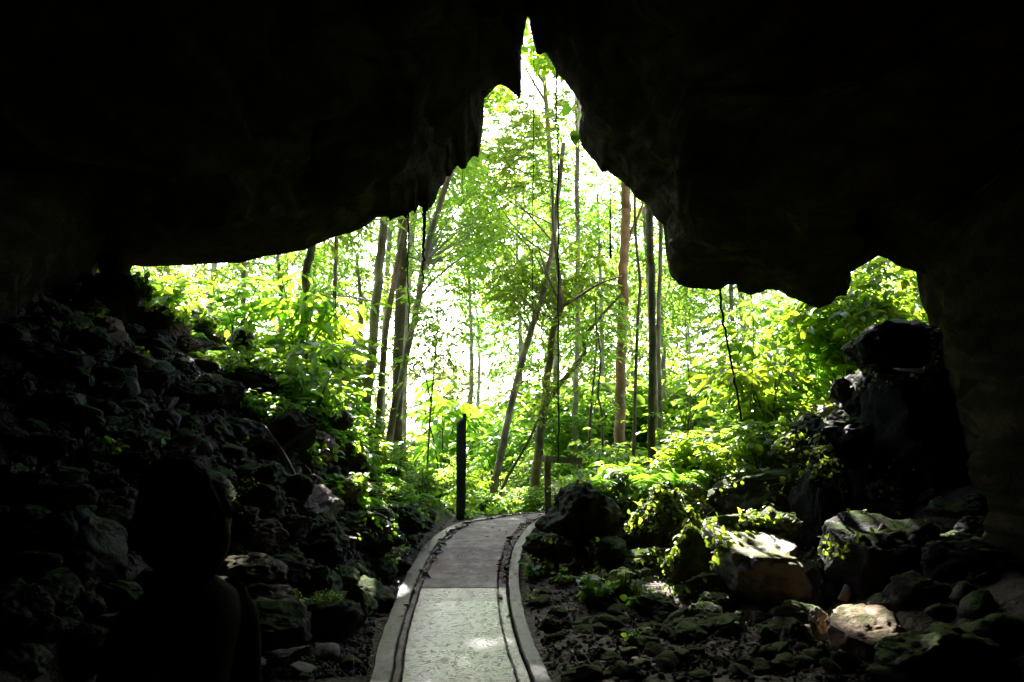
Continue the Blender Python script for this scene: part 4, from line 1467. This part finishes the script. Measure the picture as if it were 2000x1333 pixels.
for i, (px, py, k, s, lab) in enumerate([(770, 965, 1, .75, 'fern with upright fronds beside the left kerb, below the shrubs'), (720, 930, 0, .75, 'arching fern among the shrubs of the left slope'),
                                        (575, 790, 0, .9, 'bright fern growing over the brown grey rock'), (590, 800, 1, .8, 'second fern over the brown grey rock, its right neighbour'),
                                        (400, 700, 1, .75, 'lone fern on the dim upper part of the left slope'), (855, 915, 2, .8, 'large fern against the foot of the dark post'),
                                        (820, 930, 0, .8, 'fern between the shrubs and the dark post'), (450, 690, 1, .6, 'small fern near the dark cube of rock')]):
    put_px(k, px, py, s, lab, 'ferns of the left slope')
for (px, py, s) in [(700, 1000, .9), (690, 1040, .8), (745, 1080, .9), (770, 1100, .8), (575, 1215, .8), (640, 1228, .9), (620, 1250, .7), (560, 900, .8), (545, 880, .8), (300, 900, .9), (310, 940, .8), (290, 960, .8),
                    (210, 1110, .8), (190, 640, .9), (140, 660, .8), (360, 660, .9), (520, 700, .9), (270, 705, .8), (465, 870, .7), (520, 1130, .7), (800, 1010, .8), (820, 1030, .8), (760, 1030, .7), (650, 960, .8), (210, 900, .8), (420, 650, 1.1), (380, 620, 1.2), (440, 640, 1.2)]:
    put_px(r.choice(['herb', 'herb2']), px, py, s, 'small green herb rooted between the stones of the left slope', 'herbs between the stones of the left slope')
SPILL = [(360, 640), (480, 690), (600, 790), (700, 900), (760, 1000), (730, 1090), (640, 1010), (560, 900), (450, 800)]
k_ = 0
while k_ < 34:
    px, py = r.uniform(360, 760), r.uniform(640, 1090)
    if inside(SPILL, px, py):
        k_ += 1
        if k_ % 3 == 0:
            put_px(r.choice([0, 1]), px, py, r.uniform(.4, .65), 'little fern growing out of the rubble below the bright shrubs at left', 'ferns in the rubble below the left shrubs')
        else:
            put_px(r.choice(['herb', 'herb2', 'pale']), px, py, r.uniform(.8, 1.3) if k_ % 3 == 1 else r.uniform(.3, .5), 'leafy plant growing out of the rubble below the bright shrubs at left', 'leafy plants in the rubble below the left shrubs')
# behind the crest at left: dense shrubs up to the roof lip
for i in range(15):
    px = r.uniform(250, 700)
    Y = r.uniform(12.4, 16.5)
    put_px(r.choice(['broad2', 'pale', 'long', 'broad2', 'pale']), px, 600, r.uniform(.9, 1.5), 'tall leafy shrub in the thicket behind the left skyline', 'thicket behind the left skyline', Y)
for (px, Y) in [(150, 12.2), (175, 12.6), (195, 13.0), (120, 12.0)]:
    put_px('broad', px, 600, r.uniform(.6, .9), 'dim leafy shrub behind the gap left of the hanging rock pillar', 'shrubs behind the pillar gap', Y)
# right ledge
for (px, py, k, s) in [(1180, 920, 'broad', .5), (1230, 905, 'broad', .55), (1290, 900, 'broad', .55), (1345, 890, 'broad', .7), (1400, 885, 'broad2', .6), (1440, 885, 'broad', .8), (1120, 930, 'fine', .35),
                       (1480, 880, 'pale', .6), (1380, 870, 'pale', .6), (1510, 850, 'broad', .7), (1150, 925, 'broad', .45), (1320, 870, 'broad', .7)]:
    put_px(k, px, py, s * r.uniform(.9, 1.1), 'bright leafy shrub on top of the right rock ledge', 'shrubs on the right rock ledge', r.uniform(11.1, 12.0))
for i, (px, Y, k, s, lab) in enumerate([(1215, 11.2, 2, .85, 'fern arching over the left end of the right ledge'), (1290, 11.1, 2, 1.0, 'tall sunlit fern in the middle of the right ledge'),
                                        (1345, 11.2, 0, 1.0, 'fern right of the tall sunlit one on the ledge'), (1170, 11.3, 0, .8, 'low fern nearest the handrail on the ledge'),
                                        (1262, 11.8, 2, 1.0, 'fern behind the tall sunlit one, at the foot of the dark trunk')]):
    put_px(k, px, 880, s, lab, 'ferns on the right ledge', Y)
put_px('broad', 1175, 905, .7, 'leafy shrub swallowing the end of the handrail', 'shrubs on the right rock ledge', 13.1)
# right thicket beyond the ledge
for i in range(14):
    px = r.uniform(1340, 1800)
    Y = r.uniform(12.2, 17)
    put_px(r.choice(['broad2', 'pale', 'long', 'long']), px, 800, r.uniform(.8, 1.3), 'leafy shrub in the thicket beyond the right ledge', 'thicket beyond the right ledge', Y)
# centre, beyond the end of the walkway
for i in range(26):
    px = r.uniform(880, 1260)
    Y = r.uniform(15.5, 28)
    put_px(r.choice(['broad', 'pale', 'fine', 'long']), px, 900, r.uniform(.55, .95), 'low shrub on the sunny ground beyond the end of the walkway', 'low shrubs beyond the walkway', Y)
for i in range(12):
    px = 905 + i * 13 + r.uniform(-5, 5)
    put_px(r.choice(['broad', 'pale']), px, 980, r.uniform(.32, .45), 'small sunlit plant at the very end of the walkway', 'small plants at the end of the walkway', r.uniform(14.6, 15.6))
for i in range(40):
    px = r.uniform(860, 1400)
    put_px(r.choice(['pale', 'long', 'fine', 'pale']), px, 900, r.uniform(1.5, 2.8), 'tall pale shrub deeper in the wood beyond the walkway', 'tall shrubs deeper in the wood', r.uniform(21, 34))
# floor right of the walkway
for (px, py, k, s, lab) in [(1045, 1130, 'herb', 1.1, 'leafy herb against the right kerb'), (1100, 1140, 'herb', .7, 'tiny herb on the earth under the rounded black boulder'), (1065, 1120, 'herb2', .7, 'herb beside the low mossy rock at the kerb'),
                            (1150, 1175, 'herb2', 1.0, 'bushy herb in the middle of the earth floor'), (1175, 1170, 'herb', 1.0, 'dark green herb just right of the bushy one'),
                            (1222, 1165, 'herb2', 1.1, 'taller herb with round leaves on the earth floor'), (1250, 1192, 'herb', 1.0, 'bright herb in a spot of sun near the round leaved one'),
                            (1240, 1255, 'herb', .6, 'small seedling between the floor stones'), (1040, 1180, 'herb', .6, 'moss-like tuft along the right kerb'), (1420, 1240, 'herb', .6, 'small herb by the flat mossy stone')]:
    put_px(k, px, py, s, lab, 'herbs on the floor right of the walkway')
for p in list(SH.values()) + FE:
    if p is not None and p.name not in SEEN:
        for c in list(p.children):
            bpy.data.objects.remove(c)
        bpy.data.objects.remove(p)

# ------------------------------------------------------------------ far wood: one mass
RNG = np.random.default_rng(77)
mb = MB()
n = 16000
px = RNG.uniform(-400, 2400, n)
Yf = RNG.uniform(42, 80, n)
hmax = np.where(np.abs(px - 900) < 45, 8.0, 18.0)
hh = RNG.uniform(0, 1, n) ** .8 * hmax
P = np.stack([(px - 1000) / FPX * Yf, Yf, hh - 2.5], -1)
cl = np.array([fbm(p * np.array([1, .5, 1]), .16, 3) for p in P])
keep = (cl > np.where(np.abs(px - 900) < 60,   .10, -.24)) | (hh < 2.2)
P = P[keep]
A = RNG.normal(0, 1, (len(P), 3)) * np.array([1, 1, .3])
sprays(mb, P, A, 12, 1.6, .42, .5, .2, FINE, .3, gaps=False)
setp(mb.build('far_woods', M['far_leaf']), kind='stuff', label='pale far-off wood behind the trees')

# low ground cover beyond the mouth
mb = MB()
n = 6500
x = RNG.uniform(-9, 9, n)
y = 13.3 + RNG.uniform(0, 1, n) ** 1.6 * 32
xl, xr = path_edges(y)
ok = ~((x > xl - .1) & (x < xr + .1) & (y < 15.0))
x, y = x[ok], y[ok]
z = np.array([gz(a, b) for a, b in zip(x, y)])
P = np.stack([x, y, z + .02], -1)
A = RNG.normal(0, 1, (len(P), 3)) * np.array([1, 1, 0]) + np.array([0, 0, .7])
sprays(mb, P, A, 6, .22, .12, .5, .2, FINE, .3, gaps=False)
setp(mb.build('undergrowth', M['leaf_pale']), kind='stuff', label='low green ground cover beyond the cave mouth')

# ------------------------------------------------------------------ creepers over the rocks
allV, allF, off = [GV], [np.concatenate([gq[:, [0, 1, 2]], gq[:, [0, 2, 3]]])], len(GV)
for v, f in PLACED:
    allV.append(v)
    allF.append(f + off)
    off += len(v)
SB = BVHTree.FromPolygons([tuple(p) for p in np.concatenate(allV)], [tuple(int(i) for i in f) for f in np.concatenate(allF)])


def creeper(name, regions, label, mat='creeper', stems=0):
    mb = MB()
    Ps, Ns, Ls = [], [], []
    for poly, n, L, dens in regions:
        xs = [p[0] for p in poly]
        ys = [p[1] for p in poly]
        k, tr = 0, 0
        while k < n and tr < n * 40:
            tr += 1
            px, py = random.uniform(min(xs), max(xs)), random.uniform(min(ys), max(ys))
            if not inside(poly, px, py):
                continue
            h = SB.ray_cast(Vector(EYE), Vector(ray(px, py)).normalized())
            if h[0] is None or h[3] > 16:
                continue
            if fbm(h[0], 2.2, 3) < dens:
                continue
            nn = np.array(h[1])
            if nn @ (np.array(h[0]) - EYE) > 0:
                nn = -nn
            if nn[2] < -.35:
                continue
            k += 1
            Ps.append(np.array(h[0]) + nn * random.uniform(.005, .05))
            Ns.append(nn * .6 + np.array([0, -.15, .6]))
            Ls.append(L * random.uniform(.6, 1.3))
    P, Nn = np.array(Ps), np.array(Ns)
    D = np.random.default_rng(5).normal(0, 1, P.shape) + np.array([0, -.3, -.45])
    add_leaves(mb, P, D, Nn + np.random.default_rng(6).normal(0, .35, P.shape), np.array(Ls), np.array(Ls) * .68, BROAD)
    setp(mb.build(name, M[mat]), kind='stuff', label=label)


creeper('ground_creeper', [
    ([(1090, 930), (1260, 890), (1500, 870), (1500, 925), (1300, 945), (1240, 1000), (1180, 960)], 700, .085, -.5),
    ([(1200, 935), (1290, 940), (1390, 1000), (1420, 1060), (1330, 1030), (1260, 1010), (1230, 1060)], 520, .07, -.35),
    ([(1180, 940), (1400, 920), (1560, 930), (1550, 1000), (1400, 1010), (1250, 1060)], 260, .065, .0),
    ([(1060, 1050), (1300, 1060), (1390, 1110), (1380, 1180), (1100, 1120)], 200, .05, .05),
    ([(1500, 830), (1620, 850), (1650, 900), (1640, 960), (1560, 920), (1420, 905)], 420, .075, -.7),
    ([(1640, 640), (1830, 640), (1830, 760), (1660, 760)], 60, .07, -.2),
    ([(1600, 900), (1800, 880), (1790, 1010), (1620, 1000)], 70, .06, -.2),
    ([(1390, 1060), (1450, 1000), (1560, 1010), (1570, 1045), (1470, 1040), (1420, 1075), (1395, 1110)], 150, .075, -.4),
    ([(1300, 1040), (1345, 1020), (1330, 1060), (1310, 1120)], 60, .075, -.9),
    ([(1560, 1090), (1620, 1040), (1760, 1000), (1770, 1020), (1640, 1090), (1590, 1110)], 90, .06, -.5),
    ([(1150, 1050), (1250, 1060), (1260, 1120), (1160, 1130)], 90, .06, -.3),
], 'leafy creeper spreading over the boulders right of the walkway')
creeper('moss_plants', [
    ([(440, 950), (500, 930), (510, 950), (450, 980)], 50, .025, -.9),
    ([(560, 1140), (660, 1100), (670, 1180), (580, 1180)], 260, .022, -.3),
    ([(600, 760), (900, 960), (860, 1010), (700, 960), (620, 860)], 520, .09, -.4),
    ([(260, 540), (450, 600), (640, 740), (560, 760), (400, 660), (280, 600)], 380, .10, -.3),
    ([(700, 960), (860, 1000), (760, 1110), (690, 1060)], 120, .06, -.1),
], 'small leafy plants and moss clothing the left slope', 'leaf_broad')

# dead leaves on the walkway, in its gutters and on the earth
mb = MB()
P = []
for i in range(640):
    y = random.uniform(9.2, 13.8) if i < 560 else random.uniform(7.5, 13)
    xl, xr = path_edges(y)
    f = random.choice([.148, .848, .148, .848, random.uniform(0, 1), -.08 - random.random() * .15, 1.05 + random.random() * .1]) + random.gauss(0, .012)
    if f in () or (f < .8 and f > .2 and random.random() < .8):
        continue
    x = xl + f * (xr - xl)
    z = pathz(y) + .012 if 0 < f < 1 else gz(x, y) + .02
    P.append((x, y, z))
for i in range(420):
    g = ground_at(random.uniform(560, 1500), random.uniform(1010, 1320))
    if g is not None:
        xl, xr = path_edges(g[1])
        if not xl - .02 < g[0] < xr + .02:
            P.append((g[0], g[1], g[2] + .02))
P = np.array(P)
D = RNG.normal(0, 1, P.shape) * np.array([1, 1, .15])
N = np.array([0, 0, 1]) + RNG.normal(0, .35, P.shape)
L = RNG.uniform(.03, .095, len(P))
add_leaves(mb, P, D, N, L, L * .5, BROAD)
setp(mb.build('leaf_litter', M['deadleaf']), kind='stuff', label='brown dead leaves on the walkway and the earth')

# ------------------------------------------------------------------ hanging roots and lianas
RNG = np.random.default_rng(9)
for (pts, r0, r1, lab, nm) in [
        ([(829, 405, 11.3), (829, 440, 11.3), (828, 480, 11.3), (826, 520, 11.3), (826, 545, 11.3)], .028, .010, 'thick dark root hanging from the corner of the left lip', 'hanging_root'),
        ([(797, 415, 11.3), (798, 480, 11.3), (796, 540, 11.3), (799, 600, 11.3), (797, 650, 11.3)], .012, .006, 'long thin root hanging left of the thick one', 'hanging_root'),
        ([(1087, 112, 11.8), (1087, 160, 11.8), (1086, 200, 11.8), (1086, 245, 11.8)], .018, .010, 'short dark root hanging near the crack of the roof', 'hanging_root'),
        ([(1043, 95, 11.9), (1042, 250, 11.9), (1041, 400, 11.9), (1040, 520, 11.9), (1041, 640, 11.9), (1040, 700, 11.9)], .008, .005, 'very long thread of root hanging from the tip of the crack', 'hanging_root'),
        ([(1090, 245, 11.9), (1090, 420, 12), (1091, 500, 12), (1090, 650, 12.1), (1091, 800, 12.1), (1090, 900, 12.2)], .013, .010, 'straight dark liana dropping past the forked tree', 'liana'),
        ([(1404, 556, 11.4), (1412, 620, 11.4), (1425, 690, 11.4), (1440, 770, 11.4), (1455, 860, 11.4), (1458, 890, 11.4)], .017, .014, 'slanting black liana from the right lip down to the ledge', 'liana'),
        ([(1466, 560, 11.5), (1472, 640, 11.5), (1470, 720, 11.5), (1466, 800, 11.5)], .006, .004, 'thin thread of root right of the slanting liana', 'hanging_root'),
        ([(655, 455, 11.3), (654, 540, 11.3), (656, 600, 11.3)], .006, .004, 'thin root hanging over the thin pole tree', 'hanging_root'),
        ([(560, 492, 11.2), (561, 540, 11.2), (558, 590, 11.2)], .005, .003, 'fine root hanging left of the crooked tree', 'hanging_root'),
        ([(1192, 320, 11.7), (1192, 400, 11.7), (1192, 470, 11.7), (1193, 505, 11.7)], .004, .020, 'thread with a dark clump at its end, left of the orange trunk', 'hanging_root'),
        ([(905, 325, 11.4), (903, 360, 11.4), (906, 400, 11.4)], .004, .003, 'fine root under the left corner of the lip', 'hanging_root')]:
    mb = MB()
    C = smooth_curve([at(*p) for p in pts], 34)
    C[1:-1] += RNG.normal(0, r0 * .35, (32, 3))
    tube(mb, C, np.linspace(r0, r1, 34), 6, True, .18)
    setp(mb.build(nm, M['root']), lab, 'root' if nm == 'hanging_root' else 'liana')

# leaves hanging into the view at the right lip
root = empty('lip_plant', at(1138, 225, 11.7), 0, 'few dark heart shaped leaves hanging from the right edge of the crack', 'plant')
base = np.array(root.location)
st = MB()
lf = MB()
for (px, py, L, dx, dz) in [(1112, 213, 0.20, -.35, -.7), (1120, 262, 0.22, .1, -1), (1135, 222, 0.21, .05, -1), (1104, 185, .09, .1, -1), (1128, 205, .09, -.4, -.6)]:
    e = at(px, py - 8, 11.6)
    tube(st, smooth_curve([np.zeros(3), (e - base) * .5 + np.array([0, -.02, .05]), e - base], 8), .004, 4, False)
    add_leaves(lf, [e - base], [[dx, -.1, dz]], [[.2, -1, .2]], L, L * .7, BROAD)
st.build('stem', M['root'], root)
lf.build('foliage', M['leaf_dark'], root)
root = empty('lip_plant', at(935, 200, 11.5), 0, 'tuft of pale roots and leaves sprouting from the left edge of the crack', 'plant')
base = np.array(root.location)
st = MB()
lf = MB()
for i in range(14):
    e = np.array([random.uniform(-.02, .35), random.uniform(-.2, .1), random.uniform(-.3, .12)])
    tube(st, smooth_curve([np.zeros(3), e * .5 + np.array([0, 0, .08]), e], 8), .004, 4, False)
    if i % 2:
        sprays(lf, [e * .8], [e + np.array([0, 0, .1])], 5, .15, .09, .5, .3, BROAD, .3, gaps=False)
st.build('stem', M['wood'], root)
lf.build('foliage', M['leaf_tree'], root)

# fallen branches
for (a, b, r_, lab) in [((1640, 1032, 8.35), (1725, 985, 8.55), .05, 'pale log lying across the huge black block at the right'),
                        ((1075, 1142, 9.3), (1160, 1146, 9.1), .022, 'dark stick lying on the earth under the rounded black boulder'),
                        ((1175, 1150, 9.0), (1230, 1195, 8.2), .02, 'dark stick slanting between the floor herbs'),
                        ((715, 1075, 9.6), (755, 1066, 9.7), .022, 'short pale stick among the stones by the left kerb'),
                        ((515, 852, 9.4), (585, 885, 9.2), .028, 'pale fallen branch sloping down beside the broad grey rock')]:
    mb = MB()
    A, B = at(*a), at(*b)
    for p in (A, B):
        h = SB.ray_cast(Vector((p[0], p[1], 3.4)), Vector((0, 0, -1)))
        if h[0]:
            p[2] = h[0].z + r_ * .7
    C = smooth_curve([A, (A + B) / 2 + np.array([.01, .03, .02]), B], 12)
    tube(mb, C, np.linspace(r_, r_ * .7, 12), 9, True, .1)
    setp(mb.build('log' if r_ > .04 else 'stick', M['wood']), lab, 'log' if r_ > .04 else 'stick')

# ------------------------------------------------------------------ the person in silhouette, bottom left
def cloth_mat(name, c):
    return plain_mat(name, c, .9, .1, 120, .15)


M['skin'] = plain_mat('skin', (.16, .09, .06), .6, .3, 40, .08)
M['hair'] = plain_mat('dark_hair', (.008, .007, .006), .7, .15, 150, .3)
M['shirt'] = cloth_mat('dark_shirt_cloth', (.012, .012, .014))
M['trousers'] = cloth_mat('dark_trouser_cloth', (.014, .014, .017))
M['shoe'] = plain_mat('shoe_leather', (.02, .018, .016), .6)


def head_verts():
    """head of a person facing -X; centre of the skull at the origin, chin at z = -.125"""
    v = ICO_V.copy()
    x, y, z = v[:, 0].copy(), v[:, 1].copy(), v[:, 2].copy()
    X = x * .098
    Y = y * .076
    Z = z * .115
    f = np.clip(-x, 0, 1)
    low = np.clip(-z, 0, 1)
    # jaw: narrower and flatter below, face plane in front
    Y *= 1 - .30 * low ** 1.5
    X = np.where(x > 0, X * (1 - .38 * low ** 1.3), X)
    Z = np.where((z < 0), Z * 1.08, Z)
    X += np.where(x < 0, .010 * f ** 2, 0)
    X += np.where(x > 0, .010 * np.exp(-((z - .15) / .5) ** 2), 0)          # back of the head

    def bumpf(cx, cy, cz, r, d):
        w_ = np.exp(-(((x - cx) ** 2 + (y - cy) ** 2 + (z - cz) ** 2) / r ** 2))
        return w_ * d
    X -= bumpf(-.98, 0, -.18, .20, .024)        # nose
    X -= bumpf(-.98, 0, .02, .16, .010)
    X -= bumpf(-.90, 0, .28, .45, .004)         # brow
    X -= bumpf(-.75, 0, -.78, .28, .010)        # chin
    X -= bumpf(-.86, 0, -.48, .16, .007)        # lips
    for s in (1, -1):
        X += bumpf(-.90, .38 * s, .08, .16, .010)   # eye sockets
        Y += s * bumpf(.05, 1.0 * s, -.05, .17, .012)  # ears
        X += bumpf(.08, 1.0 * s, -.02, .15, .008)
    return np.stack([X, Y, Z], -1)


def remesh_object(name, mb, mat, voxel, parent, smooth=4):
    o = mb.build(name, mat, None)
    m = o.modifiers.new('remesh', 'REMESH')
    m.mode = 'VOXEL'
    m.voxel_size = voxel
    s = o.modifiers.new('smooth', 'SMOOTH')
    s.iterations = smooth
    s.factor = .5
    dg = bpy.context.evaluated_depsgraph_get()
    me = bpy.data.meshes.new_from_object(o.evaluated_get(dg))
    o.modifiers.clear()
    old = o.data
    o.data = me
    bpy.data.meshes.remove(old)
    for p in me.polygons:
        p.use_smooth = True
    if not me.materials:
        me.materials.append(mat)
    o.parent = parent
    return o


def limb(mb, pts, rads, n=22, sides=18):
    C = smooth_curve([tuple(p) + (r_,) for p, r_ in zip(pts, rads)], n)
    tube(mb, C[:, :3], C[:, 3], sides, True)


def oval(mb, rings, sides=28):
    """loft of horizontal ellipses: (z, x centre, half depth, half width)"""
    R = smooth_curve(rings, 40)
    a = np.linspace(0, 2 * np.pi, sides, endpoint=False)
    V = np.concatenate([np.stack([xc + np.cos(a) * d, np.sin(a) * w_, np.full(sides, z)], -1) for z, xc, d, w_ in R])
    q = [(i * sides + k, i * sides + (k + 1) % sides, (i + 1) * sides + (k + 1) % sides, (i + 1) * sides + k) for i in range(39) for k in range(sides)]
    V = np.vstack([V, V[:sides].mean(0), V[-sides:].mean(0)])
    n = len(V)
    t = [(n - 2, (k + 1) % sides, k) for k in range(sides)] + [(n - 1, 39 * sides + k, 39 * sides + (k + 1) % sides) for k in range(sides)]
    mb.add(V, t, q)


PY = 2.1
top = at(352, 907, PY)
pg = gz(top[0], PY)
HGT = top[2] - pg
S_ = HGT / 1.62                                   # the figure below is 1.62 m tall
person = empty('person', (at(348, 907, PY)[0], PY, pg), math.radians(-13), 'person in dark shirt and trousers standing as a black silhouette, looking left', 'person')
person.scale = (S_,) * 3
mb = MB()
hv = head_verts()
hv[:, 2] += 1.49
hv[:, 0] += -.01
mb.add(hv, ICO_F)
limb(mb, [(.035, 0, 1.24), (.02, 0, 1.32), (.01, 0, 1.40), (.0, 0, 1.46)], [.070, .056, .052, .052])
oval(mb, [(.80, .0, .105, .155), (.90, .005, .10, .16), (1.02, .0, .092, .135), (1.14, .005, .10, .15), (1.25, .02, .098, .165), (1.31, .03, .075, .145), (1.345, .03, .05, .085)])
for s in (1, -1):
    limb(mb, [(.03, .150 * s, 1.29), (.04, .195 * s, 1.20), (.05, .215 * s, 1.02), (.035, .225 * s, .96), (-.02, .228 * s, .80), (-.03, .228 * s, .755)],
         [.055, .050, .040, .037, .029, .024])
    # hand: palm, four fingers, thumb, slightly curled
    limb(mb, [(-.03, .228 * s, .765), (-.036, .230 * s, .725), (-.043, .230 * s, .685)], [.022, .029, .026], 8, 12)
    for j, (fx, ln) in enumerate([(-.032, .066), (-.012, .074), (.008, .069), (.026, .054)]):
        b = np.array([-.042 + fx, .230 * s, .690])
        limb(mb, [b, b + np.array([-.006, -.006 * s, -ln * .5]), b + np.array([-.016, -.022 * s, -ln * .92])], [.0092, .0085, .007], 8, 8)
    b = np.array([-.062, .224 * s, .735])
    limb(mb, [b, b + np.array([-.018, -.016 * s, -.03]), b + np.array([-.022, -.024 * s, -.058])], [.012, .0105, .0085], 8, 8)
    # legs and feet
    limb(mb, [(.0, .085 * s, .86), (-.005, .092 * s, .66), (.0, .095 * s, .45), (.02, .096 * s, .33), (.02, .098 * s, .10), (.015, .098 * s, .05)],
         [.088, .078, .055, .056, .037, .038])
    limb(mb, [(.05, .098 * s, .04), (-.04, .102 * s, .04), (-.13, .108 * s, .028), (-.18, .108 * s, .024)], [.036, .038, .036, .022])
body = remesh_object('body', mb, M['skin'], .0062, person)
# hair: a cap of hair over the skull, gathered at the nape
mb = MB()
hv2 = ICO_V.copy()
hx, hz = hv2[:, 0], hv2[:, 2]
H = head_verts()
dn = unit(ICO_V)
grow = np.clip((hx * .9 + hz * .8 + .12) / .35, -.35, 1) * .028
H = H + dn * grow[:, None]
H = H + dn * np.array([fbm(p_ * np.array([3, 3, 1.2]), 2.5, 4) for p_ in ICO_V])[:, None] * .017
H[:, 2] += 1.49
H[:, 0] += -.01
mb.add(H, ICO_F)
limb(mb, [(.065, 0, 1.52), (.085, 0, 1.45), (.072, 0, 1.385), (.055, 0, 1.345)], [.050, .050, .036, .016])
hair = remesh_object('hair', mb, M['hair'], .007, person, 3)
# shirt
mb = MB()
oval(mb, [(.80, .0, .125, .170), (.92, .005, .114, .172), (1.02, .0, .108, .150), (1.14, .005, .114, .164), (1.25, .022, .112, .178), (1.315, .032, .088, .158), (1.352, .032, .066, .095), (1.372, .028, .060, .066)])
for s in (1, -1):
    limb(mb, [(.03, .140 * s, 1.295), (.04, .198 * s, 1.21), (.048, .215 * s, 1.10), (.05, .218 * s, 1.03)], [.066, .064, .056, .056])
remesh_object('shirt', mb, M['shirt'], .010, person, 4)
mb = MB()
oval(mb, [(.74, .0, .112, .165), (.82, .0, .116, .166), (.90, .005, .108, .165)])
for s in (1, -1):
    limb(mb, [(.0, .088 * s, .84), (-.005, .093 * s, .66), (.0, .095 * s, .45), (.02, .096 * s, .30), (.02, .098 * s, .07)], [.098, .090, .070, .068, .060])
remesh_object('trousers', mb, M['trousers'], .010, person, 4)
for s in (1, -1):
    mb = MB()
    limb(mb, [(.07, .098 * s, .045), (.0, .10 * s, .055), (-.07, .105 * s, .045), (-.15, .108 * s, .034), (-.195, .108 * s, .028)], [.040, .046, .044, .040, .022])
    limb(mb, [(.02, .098 * s, .05), (.02, .098 * s, .12)], [.046, .048])
    v, t, q_ = mb.arrays()
    v[:, 2] = np.maximum(v[:, 2], .001)
    m3 = MB()
    m3.add(v, t, q_)
    remesh_object('shoe', m3, M['shoe'], .008, person, 2)
